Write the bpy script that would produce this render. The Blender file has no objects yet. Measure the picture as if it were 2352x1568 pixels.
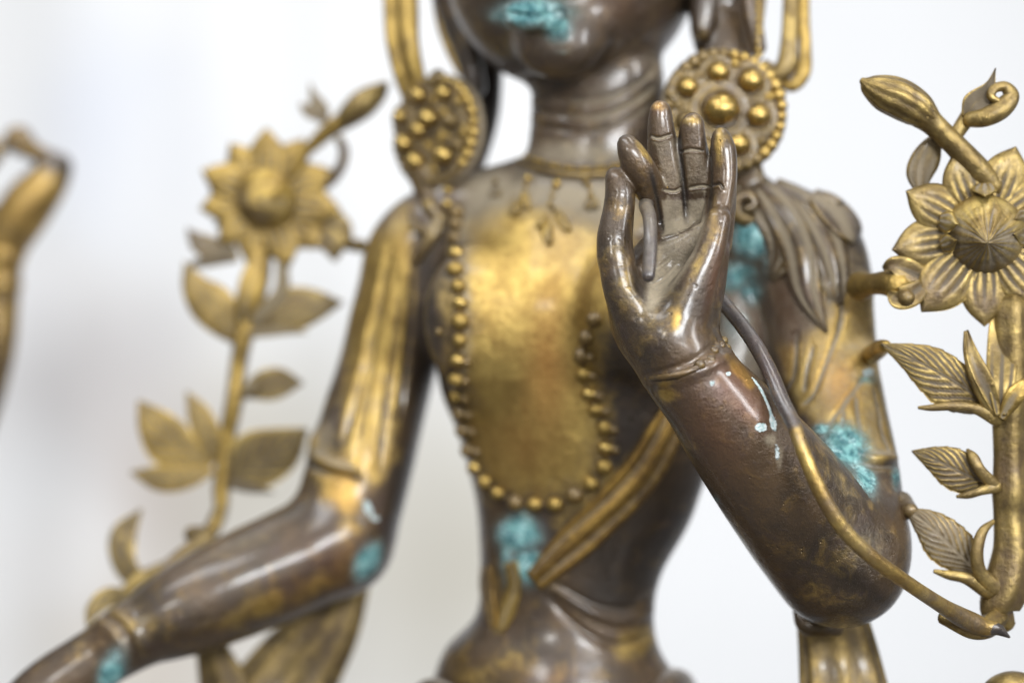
import bpy, math, random
import numpy as np
from mathutils import Vector
from mathutils.bvhtree import BVHTree

random.seed(4)
rng = np.random.RandomState(4)
sc = bpy.context.scene
COL = sc.collection

# ---------------------------------------------------------------- camera
D = 0.70            # camera to focus plane, metres
K = 0.0002          # metres per unit at the focus plane (the photograph measured 2352 units wide)
CX, CY = 1176.0, 784.0
cam = bpy.data.cameras.new("camera")
cam.sensor_width = 36.0
cam.lens = 36.0 * D / (2352 * K)
cam.clip_start = 0.02
cam.clip_end = 60
cam.dof.use_dof = True
cam.dof.focus_distance = D + 0.004
cam.dof.aperture_fstop = 2.2
cam.dof.aperture_blades = 0
cam_o = bpy.data.objects.new("camera", cam)
COL.objects.link(cam_o)
cam_o.location = (0, -D, 0)
cam_o.rotation_euler = (math.radians(90), 0, 0)
sc.camera = cam_o

# ---------------------------------------------------------------- world and lamps
w = bpy.data.worlds.new("World")
sc.world = w
w.use_nodes = True
nt = w.node_tree
bg = nt.nodes["Background"]
bg.inputs[0].default_value = (0.86, 0.88, 0.92, 1)
bg.inputs[1].default_value = 0.24

def area(name, loc, target, sx, sy, power, color):
    l = bpy.data.lights.new(name, 'AREA')
    l.shape = 'RECTANGLE'; l.size = sx; l.size_y = sy
    l.energy = power; l.color = color
    o = bpy.data.objects.new(name, l); COL.objects.link(o)
    o.location = loc
    o.rotation_euler = (Vector(target) - Vector(loc)).to_track_quat('-Z', 'Y').to_euler()
    return o
area("window_light", (-0.55, -0.50, 1.05), (-.05, .1, 0), 1.0, 0.22, 11, (0.95, 0.97, 1.0))
area("ceiling_light", (0.35, -0.25, 1.25), (0.05, .1, 0), 0.22, 0.6, 7, (1.0, 0.98, 0.94))
area("back_window", (0.40, -1.30, 0.42), (-.05, .1, 0), 0.62, 0.20, 23, (0.95, 0.975, 1.0))
area("front_lamp", (-0.62, -1.20, 0.50), (-.02, .1, 0), 0.15, 0.15, 5.0, (1.0, 0.98, 0.95))
area("right_window", (0.95, -0.62, 0.35), (0.1, .05, 0), 0.12, 0.45, 7.0, (0.97, 0.98, 1.0))
area("wall_fill", (0.3, 0.75, 1.45), (0.2, 2.6, -.25), 3.4, 0.9, 32, (1.0, 0.99, 0.985))  # added lamp without a seen source, brightens the background wall
area("low_wall_fill", (0.3, 0.95, -1.30), (0.2, 2.6, 0), 3.4, 0.8, 19, (1.0, 0.99, 0.985))  # added from below to even out the wall's brightness

sc.view_settings.view_transform = 'Standard'
sc.view_settings.look = 'None'
sc.view_settings.exposure = 0.12
sc.view_settings.gamma = 1.0
sc.cycles.use_denoising = True
sc.cycles.max_bounces = 8

# ---------------------------------------------------------------- coordinates
def P(x, y, d=0.0):
    s = K * (D + d) / D
    return np.array(((x - CX) * s, d, (CY - y) * s))
def R(r, d=0.0):
    return r * K * (D + d) / D
def proj(v):
    s = D / ((D + v[:, 1]) * K)
    return CX + v[:, 0] * s, CY - v[:, 2] * s

def crom(pts, sub):
    pts = np.asarray(pts, float)
    if len(pts) < 3 or sub <= 1:
        if len(pts) == 2 and sub > 1:
            return np.array([pts[0] + (pts[1] - pts[0]) * t for t in np.linspace(0, 1, sub + 1)])
        return pts
    out = []
    n = len(pts)
    for i in range(n - 1):
        p0 = pts[max(i - 1, 0)]; p1 = pts[i]; p2 = pts[i + 1]; p3 = pts[min(i + 2, n - 1)]
        if i == 0: p0 = 2 * p1 - p2
        if i == n - 2: p3 = 2 * p2 - p1
        for j in range(sub):
            t = j / sub
            out.append(0.5 * ((2 * p1) + (-p0 + p2) * t + (2 * p0 - 5 * p1 + 4 * p2 - p3) * t * t + (-p0 + 3 * p1 - 3 * p2 + p3) * t ** 3))
    out.append(pts[-1])
    return np.array(out)

def vnoise(p, f, seed=0):
    q = p * f + seed * 17.3
    i = np.floor(q).astype(np.int64); t = q - i; t = t * t * (3 - 2 * t)
    def h(a, b, c):
        n = (a * 73856093) ^ (b * 19349663) ^ (c * 83492791)
        n = (n ^ (n >> 13)) * 1274126177
        return ((n ^ (n >> 16)) & 0xffff) / 65535.0
    x, y, z = i[:, 0], i[:, 1], i[:, 2]
    r = 0
    for dx in (0, 1):
        wx = t[:, 0] if dx else 1 - t[:, 0]
        for dy in (0, 1):
            wy = t[:, 1] if dy else 1 - t[:, 1]
            for dz in (0, 1):
                wz = t[:, 2] if dz else 1 - t[:, 2]
                r = r + wx * wy * wz * h(x + dx, y + dy, z + dz)
    return r
def fbm(p, f, seed=0, o=3):
    return sum(vnoise(p, f * 2 ** k, seed + k) / 2 ** k for k in range(o)) / sum(1 / 2 ** k for k in range(o))

# ---------------------------------------------------------------- implicit modelling
def smin(a, b, k):
    if k <= 0: return np.minimum(a, b)
    h = np.maximum(k - np.abs(a - b), 0) / k
    return np.minimum(a, b) - h * h * k * 0.25

class Chain:
    def __init__(s, pts, k=0.0, ys=1.0, sub=8):
        c = crom(pts, sub)
        s.c = np.array([P(a[0], a[1], a[2]) for a in c]); s.r = np.array([R(a[3], a[2]) for a in c])
        s.k = k; s.ys = ys
        m = s.r[:, None]
        s.lo = (s.c - m).min(0); s.hi = (s.c + m).max(0)
    def f(s, p, lo=None, hi=None, m=0):
        sc_ = np.array((1, 1 / s.ys, 1)); step = 1
        R_ = s.r
        if lo is None: step = 3 if len(s.c) > 6 else 1
        q = p * sc_; c = s.c * sc_
        best = None
        n_ = len(c) - 1
        for i in range(0, n_, step):
            i2 = min(i + step, n_)
            if lo is not None:
                rm = max(R_[i], R_[i2]) * max(1, s.ys) + m
                if (np.minimum(s.c[i], s.c[i2]) - rm > hi).any() or (np.maximum(s.c[i], s.c[i2]) + rm < lo).any(): continue
            ab = c[i2] - c[i]; L = float(ab @ ab) + 1e-12
            pa = q - c[i]
            t = np.clip((pa @ ab) / L, 0, 1)
            e = pa - t[:, None] * ab
            dd = np.sqrt(np.einsum('ij,ij->i', e, e)) - (s.r[i] + (s.r[i2] - s.r[i]) * t)
            best = dd if best is None else np.minimum(best, dd)
        return None if best is None else best * min(1, s.ys)

class Ell:
    def __init__(s, x, y, d, rx, ry, rz, k=0.0, rot=0.0):
        s.c = P(x, y, d); s.rad = np.array((R(rx, d), R(rz, d), R(ry, d))); s.k = k
        s.ca, s.sa = math.cos(math.radians(rot)), math.sin(math.radians(rot))
        m = s.rad.max()
        s.lo = s.c - m; s.hi = s.c + m
    def f(s, p):
        q = p - s.c
        x = q[:, 0] * s.ca - q[:, 2] * s.sa; z = q[:, 0] * s.sa + q[:, 2] * s.ca
        q = np.stack((x, q[:, 1], z), 1)
        a = np.sqrt(((q / s.rad) ** 2).sum(1)); b = np.sqrt(((q / s.rad ** 2) ** 2).sum(1)) + 1e-9
        return a * (a - 1) / b

class Loft:
    def __init__(s, secs, k=0.0, yaw=0.0):
        c = crom(secs, 6)
        s.z = np.array([P(0, a[0], a[4])[2] for a in c]); o = np.argsort(s.z)
        s.z = s.z[o]
        s.x = np.array([P(a[1], a[0], a[4])[0] for a in c])[o]
        s.y = np.array([a[4] for a in c])[o]
        s.a = np.array([R(a[2], a[4]) for a in c])[o]; s.b = np.array([R(a[3], a[4]) for a in c])[o]
        s.k = k; s.ca, s.sa = math.cos(math.radians(yaw)), math.sin(math.radians(yaw))
        m = max(s.a.max(), s.b.max())
        s.lo = np.array((s.x.min() - m, s.y.min() - m, s.z[0])); s.hi = np.array((s.x.max() + m, s.y.max() + m, s.z[-1]))
    def f(s, p):
        z = p[:, 2]
        x = p[:, 0] - np.interp(z, s.z, s.x); y = p[:, 1] - np.interp(z, s.z, s.y)
        a = np.interp(z, s.z, s.a); b = np.interp(z, s.z, s.b)
        u = x * s.ca + y * s.sa; v = -x * s.sa + y * s.ca
        q = np.sqrt((u / a) ** 2 + (v / b) ** 2)
        dd = (q - 1) * np.minimum(a, b)
        return np.maximum(dd, np.maximum(s.z[0] - z, z - s.z[-1]))

class Model:
    """groups: list of (k, [prims]); a negative k cuts the group away"""
    def __init__(s, groups):
        s.g = groups
        ps = [p for k, g in groups for p in g]
        s.lo = np.min([p.lo for p in ps], 0) - 0.004; s.hi = np.max([p.hi for p in ps], 0) + 0.004
    def f(s, p, lo=None, hi=None):
        tot = np.full(len(p), 1.0)
        for kg, g in s.g:
            cur = None
            for pr in g:
                if lo is not None:
                    m = max(pr.k, abs(kg), 0.001) + 0.001
                    if (pr.lo - m > hi).any() or (pr.hi + m < lo).any(): continue
                v = pr.f(p, lo, hi, m) if isinstance(pr, Chain) and lo is not None else pr.f(p)
                if v is None: continue
                cur = v if cur is None else smin(cur, v, pr.k)
            if cur is not None:
                if kg >= 0: tot = smin(tot, cur, kg)
                else: tot = -smin(-tot, cur, -kg)
        return tot

def nets(model, h, lo=None, hi=None, n=24):
    lo = model.lo if lo is None else np.asarray(lo, float); hi = model.hi if hi is None else np.asarray(hi, float)
    N = np.ceil((hi - lo) / h).astype(int) + 2
    nb = np.ceil(N / n).astype(int)
    B = np.stack(np.meshgrid(*[np.arange(k) for k in nb], indexing='ij'), -1).reshape(-1, 3)
    cen = lo + (B * n + n / 2) * h
    dv = model.f(cen)
    B = B[np.abs(dv) < h * n * 0.92 + 0.012]
    NY, NZ = int(nb[1] * n + 4), int(nb[2] * n + 4)
    ids, pos, quads = [], [], []
    m = n + 2
    ar = np.arange(m)
    for b in B:
        i0 = b * n
        gx = (i0[0] - 1 + ar); gy = (i0[1] - 1 + ar); gz = (i0[2] - 1 + ar)
        G = np.stack(np.meshgrid(lo[0] + gx * h, lo[1] + gy * h, lo[2] + gz * h, indexing='ij'), -1).reshape(-1, 3)
        V = model.f(G, G[0], G[-1]).reshape(m, m, m)
        S = V < 0
        if S.all() or not S.any(): continue
        c = m - 1
        cnt = np.zeros((c, c, c)); acc = np.zeros((c, c, c, 3))
        for ax in range(3):
            o1, o2 = [a for a in range(3) if a != ax]
            for da in (0, 1):
                for db in (0, 1):
                    st = [0, 0, 0]; st[o1] = da; st[o2] = db
                    en = list(st); en[ax] = 1
                    A = V[st[0]:st[0] + c, st[1]:st[1] + c, st[2]:st[2] + c]
                    Bv = V[en[0]:en[0] + c, en[1]:en[1] + c, en[2]:en[2] + c]
                    x = (A < 0) != (Bv < 0)
                    t = np.where(x, A / np.where(x, A - Bv, 1), 0)
                    cnt += x
                    acc[..., ax] += t * x
                    acc[..., o1] += da * x; acc[..., o2] += db * x
        ci = np.argwhere(cnt > 0)
        w_ = acc[ci[:, 0], ci[:, 1], ci[:, 2]] / cnt[ci[:, 0], ci[:, 1], ci[:, 2]][:, None]
        g = ci + i0 - 1
        pos.append(lo + (g + w_) * h)
        ids.append(((g[:, 0] + 2) * NY + g[:, 1] + 2) * NZ + g[:, 2] + 2)
        strid = (NY * NZ, NZ, 1)
        for ax in range(3):
            o1, o2 = [(ax + 1) % 3, (ax + 2) % 3]
            A = S[1:n + 1, 1:n + 1, 1:n + 1]
            sl = [slice(1, n + 1)] * 3; sl[ax] = slice(2, n + 2)
            Bs = S[tuple(sl)]
            e = np.argwhere(A != Bs)
            if not len(e): continue
            sg = A[e[:, 0], e[:, 1], e[:, 2]]
            g = e + i0
            base = ((g[:, 0] + 2) * NY + g[:, 1] + 2) * NZ + g[:, 2] + 2
            q = np.stack((base, base - strid[o1], base - strid[o1] - strid[o2], base - strid[o2]), 1)
            q[~sg] = q[~sg][:, ::-1]
            quads.append(q)
    ids = np.concatenate(ids); pos = np.concatenate(pos); quads = np.concatenate(quads)
    u, first = np.unique(ids, return_index=True)
    return pos[first], np.searchsorted(u, quads)

# ---------------------------------------------------------------- meshes
def raw_mesh(name, v, f, smooth=True):
    me = bpy.data.meshes.new(name)
    v = np.asarray(v, dtype=np.float32)
    if isinstance(f, np.ndarray):
        me.vertices.add(len(v)); me.vertices.foreach_set('co', v.ravel())
        me.loops.add(f.size); me.loops.foreach_set('vertex_index', f.ravel().astype(np.int32))
        me.polygons.add(len(f))
        me.polygons.foreach_set('loop_start', np.arange(0, f.size, f.shape[1], dtype=np.int32))
        me.update(calc_edges=True)
    else:
        me.from_pydata([tuple(a) for a in v], [], f); me.update()
    if smooth: me.polygons.foreach_set('use_smooth', np.ones(len(me.polygons), bool))
    return me

def link(name, me, mat, parent=None):
    o = bpy.data.objects.new(name, me); COL.objects.link(o)
    if mat is not None and not me.materials: me.materials.append(mat)
    if parent is not None:
        o.parent = parent
    return o
def tag(o, label=None, cat=None, group=None, kind=None):
    if label: o['label'] = label
    if cat: o['category'] = cat
    if group: o['group'] = group
    if kind: o['kind'] = kind
    return o
def empty(name, loc=(0, 0, 0)):
    # all parts are written in world coordinates, so the Empty gets an inverse on its children
    o = bpy.data.objects.new(name, None); COL.objects.link(o); o.empty_display_size = 0.02
    o.location = loc
    return o
def adopt(root):
    from mathutils import Matrix
    inv = Matrix.Translation(-Vector(root.location))
    for c in root.children: c.matrix_parent_inverse = inv

def set_masks(me, ch):
    n = len(me.vertices)
    for nm, keys in (("mask_a", ("gold", "verd", "dust")), ("mask_b", ("white", "red", "dark"))):
        a = me.attributes.new(nm, 'FLOAT_COLOR', 'POINT')
        arr = np.ones((n, 4), np.float32)
        for i, k in enumerate(keys): arr[:, i] = np.clip(ch.get(k, np.zeros(n)), 0, 1.5)
        a.data.foreach_set('color', arr.ravel())

def seg_dist(px, py, pts):
    best = np.full(len(px), 1e9); tt = np.zeros(len(px))
    n = len(pts) - 1
    for i in range(n):
        ax, ay = pts[i][:2]; bx, by = pts[i + 1][:2]
        dx, dy = bx - ax, by - ay; L = dx * dx + dy * dy + 1e-9
        t = np.clip(((px - ax) * dx + (py - ay) * dy) / L, 0, 1)
        d_ = np.hypot(px - ax - t * dx, py - ay - t * dy)
        m = d_ < best
        best[m] = d_[m]; tt[m] = (i + t[m]) / n
    return best, tt

def relax(V, F, it):
    e = np.vstack((F[:, [0, 1]], F[:, [1, 2]], F[:, [2, 3]], F[:, [3, 0]]))
    n = len(V); cnt = np.bincount(e[:, 0], minlength=n) + np.bincount(e[:, 1], minlength=n)
    bd = cnt < 1
    V = V.copy()
    for k in range(it):
        for lam in (.55, -.35):
            s = np.stack([np.bincount(e[:, 0], V[e[:, 1], a], n) + np.bincount(e[:, 1], V[e[:, 0], a], n) for a in range(3)], 1)
            V = V + (lam if lam > 0 else -.25) * (s / np.maximum(cnt, 1)[:, None] - V)
    return V

class Sculpt:
    """works over a finished mesh: relief along the normal and masks for wear, patina and painted shade"""
    def __init__(s, v, f):
        s.v = v.copy(); s.f = f
        s.px, s.py = proj(v)
        me = raw_mesh("tmp", v, f)
        nn = np.zeros(len(v) * 3, np.float32); me.vertices.foreach_get('normal', nn)
        bpy.data.meshes.remove(me)
        s.n = nn.reshape(-1, 3).astype(float)
        view = v - np.array((0, -D, 0)); view /= np.linalg.norm(view, axis=1)[:, None]
        s.face = np.clip((-(view * s.n).sum(1)) * 2.5 + .25, 0, 1)
        s.disp = np.zeros(len(v)); s.ch = {k: np.zeros(len(v)) for k in ("gold", "verd", "dust", "white", "red", "dark")}
    def _sel(s, x0, x1, y0, y1, dr):
        m = (s.px > x0) & (s.px < x1) & (s.py > y0) & (s.py < y1) & (s.face > 0)
        if dr: m &= (s.v[:, 1] > dr[0]) & (s.v[:, 1] < dr[1])
        return np.nonzero(m)[0]
    def stroke(s, pts, wd, amt, ch=None, dr=None, sub=4, taper=True, flat=False):
        pts = crom([p[:2] for p in pts], sub)
        i = s._sel(pts[:, 0].min() - 3 * wd, pts[:, 0].max() + 3 * wd, pts[:, 1].min() - 3 * wd, pts[:, 1].max() + 3 * wd, dr)
        if not len(i): return
        d_, t = seg_dist(s.px[i], s.py[i], pts)
        g = np.exp(-(d_ / wd) ** (4 if flat else 2))
        if taper: g *= np.clip(np.minimum(t, 1 - t) * 6, 0, 1) ** .6
        g *= s.face[i]
        if ch is None: s.disp[i] += g * amt * K * (D + s.v[i, 1]) / D
        else: s.ch[ch][i] = np.maximum(s.ch[ch][i], g * amt) if amt > 0 else s.ch[ch][i] * (1 + g * amt)
    def blob(s, x, y, rx, ry, amt, ch=None, rot=0, dr=None, hard=2):
        m = max(rx, ry) * 1.9
        i = s._sel(x - m, x + m, y - m, y + m, dr)
        if not len(i): return
        a = math.radians(rot); ca, sa = math.cos(a), math.sin(a)
        dx = s.px[i] - x; dy = s.py[i] - y
        u = (dx * ca + dy * sa) / rx; v_ = (-dx * sa + dy * ca) / ry
        g = np.exp(-(u * u + v_ * v_) ** (hard / 2)) * s.face[i]
        if ch is None: s.disp[i] += g * amt * K * (D + s.v[i, 1]) / D
        else: s.ch[ch][i] = np.maximum(s.ch[ch][i], g * amt) if amt > 0 else s.ch[ch][i] * (1 + g * amt)
    def poly(s, pts, amt, ch, dr=None, soft=10):
        pts = np.array([p[:2] for p in pts], float)
        x0, y0 = pts.min(0) - 3 * soft; x1, y1 = pts.max(0) + 3 * soft
        i = s._sel(x0, x1, y0, y1, dr)
        if not len(i): return
        X, Y = s.px[i], s.py[i]
        ins = np.zeros(len(i), bool); n = len(pts)
        for a in range(n):
            xa, ya = pts[a]; xb, yb = pts[(a + 1) % n]
            c = ((ya > Y) != (yb > Y)) & (X < (xb - xa) * (Y - ya) / (yb - ya + 1e-9) + xa)
            ins ^= c
        d_, _ = seg_dist(X, Y, list(pts) + [pts[0]])
        sd = np.where(ins, d_, -d_)
        g = np.clip(sd / (2 * soft) + .5, 0, 1) * s.face[i]
        if ch is None: s.disp[i] += g * amt * K * (D + s.v[i, 1]) / D
        else: s.ch[ch][i] = np.maximum(s.ch[ch][i], g * amt)
    def mesh(s, name):
        cr = s.ch['verd']
        nz = fbm(s.v, 260, 3)
        s.disp += np.clip(cr * 1.4 - .5 + (nz - .5), 0, 1) * 0.0007 * (0.4 + 1.2 * vnoise(s.v, 700, 9))
        s.disp += (fbm(s.v, 55, 21) - .5) * .0004 - np.clip(vnoise(s.v, 420, 5) - .80, 0, 1) * .0012
        v = s.v + s.n * s.disp[:, None]
        me = raw_mesh(name, v, s.f)
        set_masks(me, s.ch)
        s.fin = v
        return me
# ---------------------------------------------------------------- materials
class NT:
    def __init__(s, name):
        s.m = bpy.data.materials.new(name); s.m.use_nodes = True
        s.t = s.m.node_tree; s.t.nodes.clear()
        s.out = s.t.nodes.new('ShaderNodeOutputMaterial')
    def n(s, t, **kw):
        nd = s.t.nodes.new(t)
        for k, v in kw.items(): setattr(nd, k, v)
        return nd
    def put(s, sock, v):
        if isinstance(v, bpy.types.NodeSocket): s.t.links.new(v, sock)
        else: sock.default_value = v if not (isinstance(v, tuple) and len(v) == 3 and sock.type == 'RGBA') else (*v, 1)
    def math(s, op, a, b=0.0, c=None, clamp=False):
        nd = s.n('ShaderNodeMath', operation=op, use_clamp=clamp)
        s.put(nd.inputs[0], a); s.put(nd.inputs[1], b)
        if c is not None: s.put(nd.inputs[2], c)
        return nd.outputs[0]
    def step(s, v, lo, hi):
        nd = s.n('ShaderNodeMapRange', interpolation_type='SMOOTHSTEP')
        s.put(nd.inputs[0], v); nd.inputs[1].default_value = lo; nd.inputs[2].default_value = hi
        return nd.outputs[0]
    def noise(s, vec, scale, detail=3, rough=.55, dist=0.0):
        nd = s.n('ShaderNodeTexNoise'); s.put(nd.inputs['Vector'], vec)
        nd.inputs['Scale'].default_value = scale; nd.inputs['Detail'].default_value = detail
        nd.inputs['Roughness'].default_value = rough; nd.inputs['Distortion'].default_value = dist
        return nd.outputs[0]
    def mix(s, f, a, b):
        nd = s.n('ShaderNodeMix', data_type='RGBA')
        s.put(nd.inputs[0], f); s.put(nd.inputs[6], a); s.put(nd.inputs[7], b)
        return nd.outputs[2]
    def mixf(s, f, a, b):
        nd = s.n('ShaderNodeMix', data_type='FLOAT')
        s.put(nd.inputs[0], f); s.put(nd.inputs[2], a); s.put(nd.inputs[3], b)
        return nd.outputs[0]

def bronze(name, gold=0.0, dust=0.0, brown=(0.074, 0.044, 0.020), brown2=(0.030, 0.019, 0.0105), goldc=(0.52, 0.355, 0.095),
           gold2=(0.27, 0.165, 0.040), dustc=(0.27, 0.225, 0.155), rough=0.36, point=6.0, dpoint=6.0, mott=0.7, bump=1.0, up=0.25, gmetal=0.9, coat=0.55, film=.02):
    T = NT(name)
    tc = T.n('ShaderNodeTexCoord').outputs['Object']
    ga = T.n('ShaderNodeAttribute', attribute_name='mask_a'); gb = T.n('ShaderNodeAttribute', attribute_name='mask_b')
    sa = T.n('ShaderNodeSeparateColor'); T.put(sa.inputs[0], ga.outputs['Color'])
    sb = T.n('ShaderNodeSeparateColor'); T.put(sb.inputs[0], gb.outputs['Color'])
    gold_a, verd_a, dust_a = sa.outputs[0], sa.outputs[1], sa.outputs[2]
    white_a, red_a, dark_a = sb.outputs[0], sb.outputs[1], sb.outputs[2]
    geo = T.n('ShaderNodeNewGeometry')
    pt = T.math('SUBTRACT', geo.outputs['Pointiness'], 0.5)
    sn = T.n('ShaderNodeSeparateXYZ'); T.put(sn.inputs[0], geo.outputs['Normal'])
    upn = T.math('MAXIMUM', sn.outputs[2], 0.0)
    big = T.noise(tc, 22, 4, .6, .3); med = T.noise(tc, 95, 5, .65, .4); mid = T.noise(tc, 260, 4, .6, .5); fine = T.noise(tc, 700, 4, .7); grit = T.noise(tc, 2300, 3, .75)
    # brown lacquered patina with purple and rust mottling
    col = T.mix(T.step(big, .35, .65), (*brown, 1), (*brown2, 1))
    col = T.mix(T.math('MULTIPLY', T.step(med, .5, .75), .55), col, (.17, .098, .028, 1))
    col = T.mix(T.math('MULTIPLY', T.step(T.noise(tc, 48, 3, .5, 1.0), .55, .75), .5), col, (.060, .038, .036, 1))
    col = T.mix(T.math('MULTIPLY', T.step(mid, .5, .72), .5), col, (.045, .030, .024, 1))
    col = T.mix(T.math('MULTIPLY', red_a, T.mixf(med, .5, 1.2), clamp=True), col, (.12, .045, .022, 1))
    col = T.mix(T.math('MULTIPLY', dark_a, .85, clamp=True), col, (.018, .014, .012, 1))  # mask darkening, painted shade in gaps and recesses included
    # brass showing through
    g = T.math('ADD', gold_a, gold)
    g = T.math('ADD', g, T.math('MULTIPLY', T.math('SUBTRACT', med, .5), mott))
    g = T.math('ADD', g, T.math('MULTIPLY', T.math('SUBTRACT', big, .5), mott))
    g = T.math('ADD', g, T.math('MULTIPLY', pt, point))
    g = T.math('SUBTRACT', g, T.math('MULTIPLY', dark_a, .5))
    gf = T.step(g, .18, .82)
    gcol = T.mix(T.step(T.noise(tc, 60, 4, .6, .6), .35, .65), (*goldc, 1), (*gold2, 1))
    gcol = T.mix(T.math('MULTIPLY', T.step(mid, .45, .7), .45), gcol, (gold2[0] * .55, gold2[1] * .5, gold2[2] * .5, 1))
    gcol = T.mix(T.math('MULTIPLY', red_a, .8, clamp=True), gcol, (.42, .17, .045, 1))
    col = T.mix(gf, col, gcol)
    # dust lying in hollows and on upward faces
    du = T.math('ADD', dust_a, dust)
    du = T.math('ADD', du, T.math('MULTIPLY', upn, up))
    du = T.math('SUBTRACT', du, T.math('MULTIPLY', pt, dpoint))
    du = T.math('ADD', du, T.math('MULTIPLY', T.math('SUBTRACT', T.mixf(.5, med, fine), .5), .9))
    df = T.step(du, .25, .95)
    speck = T.math('MULTIPLY', T.step(grit, .62, .70), .35)
    df = T.math('ADD', T.math('MULTIPLY', df, 1 - film), film * 1.0)
    df2 = T.math('MAXIMUM', df, T.math('MULTIPLY', speck, T.step(big, .4, .6)))
    col = T.mix(df2, col, (*dustc, 1))
    # verdigris crust
    v = T.math('ADD', verd_a, T.math('MULTIPLY', T.math('SUBTRACT', T.mixf(.45, med, fine), .5), 2.0))
    vf = T.math('MULTIPLY', T.step(v, .32, .90), .92)
    vcol = T.mix(T.step(T.noise(tc, 170, 5, .75, .5), .40, .60), (.030, .14, .16, 1), (.21, .46, .45, 1))
    vcol = T.mix(T.step(T.mixf(.5, fine, T.noise(tc, 120, 3, .6)), .50, .62), vcol, (.50, .74, .74, 1))
    col = T.mix(T.math('MULTIPLY', T.step(verd_a, .08, .7), .45), col, (.16, .25, .25, 1))
    col = T.mix(vf, col, vcol)
    wv = T.math('ADD', white_a, T.math('MULTIPLY', T.math('SUBTRACT', T.mixf(.6, med, fine), .5), 1.4))
    wf = T.step(wv, .50, .60)
    col = T.mix(wf, col, T.mix(T.step(fine, .40, .62), (.36, .50, .50, 1), (.66, .70, .69, 1)))
    matte = T.math('MAXIMUM', T.math('MAXIMUM', df2, vf), wf)
    metal = T.math('MULTIPLY', T.mixf(gf, .35, gmetal), T.math('SUBTRACT', 1.0, matte))
    ro = T.mixf(gf, rough, rough + .06)
    ro = T.math('ADD', ro, T.math('MULTIPLY', T.math('SUBTRACT', mid, .5), .45))
    ro = T.mixf(matte, ro, .9)
    b = T.n('ShaderNodeBsdfPrincipled')
    T.put(b.inputs['Base Color'], col); T.put(b.inputs['Metallic'], metal); T.put(b.inputs['Roughness'], ro)
    T.put(b.inputs['Coat Weight'], T.math('MULTIPLY', T.math('SUBTRACT', 1.0, matte), T.mixf(gf, coat, coat * .35)))
    b.inputs['Coat Roughness'].default_value = 0.2
    b.inputs['Coat Tint'].default_value = (1, 1, 1, 1)
    b.inputs['Specular IOR Level'].default_value = 0.5
    # relief
    hgt = T.math('ADD', T.math('MULTIPLY', fine, .5), T.math('MULTIPLY', med, 1.0))
    hgt = T.math('ADD', hgt, T.math('MULTIPLY', mid, .8))
    hgt = T.math('ADD', hgt, T.math('MULTIPLY', T.math('MULTIPLY', grit, .5), T.math('ADD', T.math('MULTIPLY', matte, 1.6), .25)))
    hgt = T.math('ADD', hgt, T.math('MULTIPLY', T.math('MULTIPLY', fine, T.math('ADD', vf, wf)), 1.4))
    vo = T.n('ShaderNodeTexVoronoi'); T.put(vo.inputs['Vector'], tc); vo.inputs['Scale'].default_value = 260
    pit = T.math('MULTIPLY', T.step(vo.outputs['Distance'], .22, .05), T.step(med, .52, .66))
    hgt = T.math('SUBTRACT', hgt, T.math('MULTIPLY', pit, .9))
    mp = T.n('ShaderNodeMapping'); T.put(mp.inputs['Vector'], tc); mp.inputs['Scale'].default_value = (1500, 1500, 160); mp.inputs['Rotation'].default_value = (0, .5, 0)
    hgt = T.math('ADD', hgt, T.math('MULTIPLY', T.noise(mp.outputs[0], 1.0, 2, .6), .28))
    bp = T.n('ShaderNodeBump'); bp.inputs['Strength'].default_value = 0.8 * bump; bp.inputs['Distance'].default_value = 0.0006
    T.put(bp.inputs['Height'], hgt)
    T.put(b.inputs['Normal'], bp.outputs[0])
    T.t.links.new(b.outputs[0], T.out.inputs[0])
    return T.m

def paint(name, c1, c2, scale=2.0, rough=.8):
    T = NT(name)
    tc = T.n('ShaderNodeTexCoord').outputs['Object']
    b = T.n('ShaderNodeBsdfPrincipled')
    T.put(b.inputs['Base Color'], T.mix(T.step(T.noise(tc, scale, 3, .5), .35, .65), (*c1, 1), (*c2, 1)))
    b.inputs['Roughness'].default_value = rough
    T.t.links.new(b.outputs[0], T.out.inputs[0])
    return T.m

M_BODY = bronze("brown_bronze", gold=.15, rough=.33, point=4, goldc=(.50, .345, .10), gold2=(.33, .215, .06), mott=.8, bump=1.25)
M_BROWN = bronze("brown_lump_bronze", gold=.05, dust=.12, rough=.34, point=5, dpoint=6)
M_GILT = bronze("worn_brass", gold=.48, dust=.06, goldc=(.38, .275, .095), gold2=(.18, .125, .045), dustc=(.105, .082, .052), up=.2, point=5, dpoint=7, rough=.36, coat=.15)
M_GILT_L = bronze("bright_brass", gold=.66, dust=.08, goldc=(.44, .30, .085), gold2=(.24, .16, .045), dustc=(.19, .15, .09), up=.15, point=3, dpoint=5, rough=.38, coat=.12)
M_DUSTY = bronze("dusty_brass", gold=.32, dust=.42, goldc=(.34, .24, .08), gold2=(.17, .115, .04), dustc=(.20, .16, .105), point=4, dpoint=7, up=.2, rough=.4)
M_BOSS = bronze("polished_brass_boss", gold=1.0, dust=-.1, goldc=(.52, .37, .11), gold2=(.32, .21, .06), up=.05, point=0, dpoint=0, rough=.22, mott=.5, film=.0, bump=.5)
M_BEAD_D = bronze("dull_bead_bronze", gold=.40, dust=.22, dustc=(.2, .165, .11), point=0, dpoint=0, rough=.33)
M_CLOTH = bronze("dusty_cloth_bronze", gold=.20, dust=.32, goldc=(.34, .235, .075), gold2=(.15, .10, .035), dustc=(.18, .145, .095), point=5, dpoint=6, up=.15, rough=.34)
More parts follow.
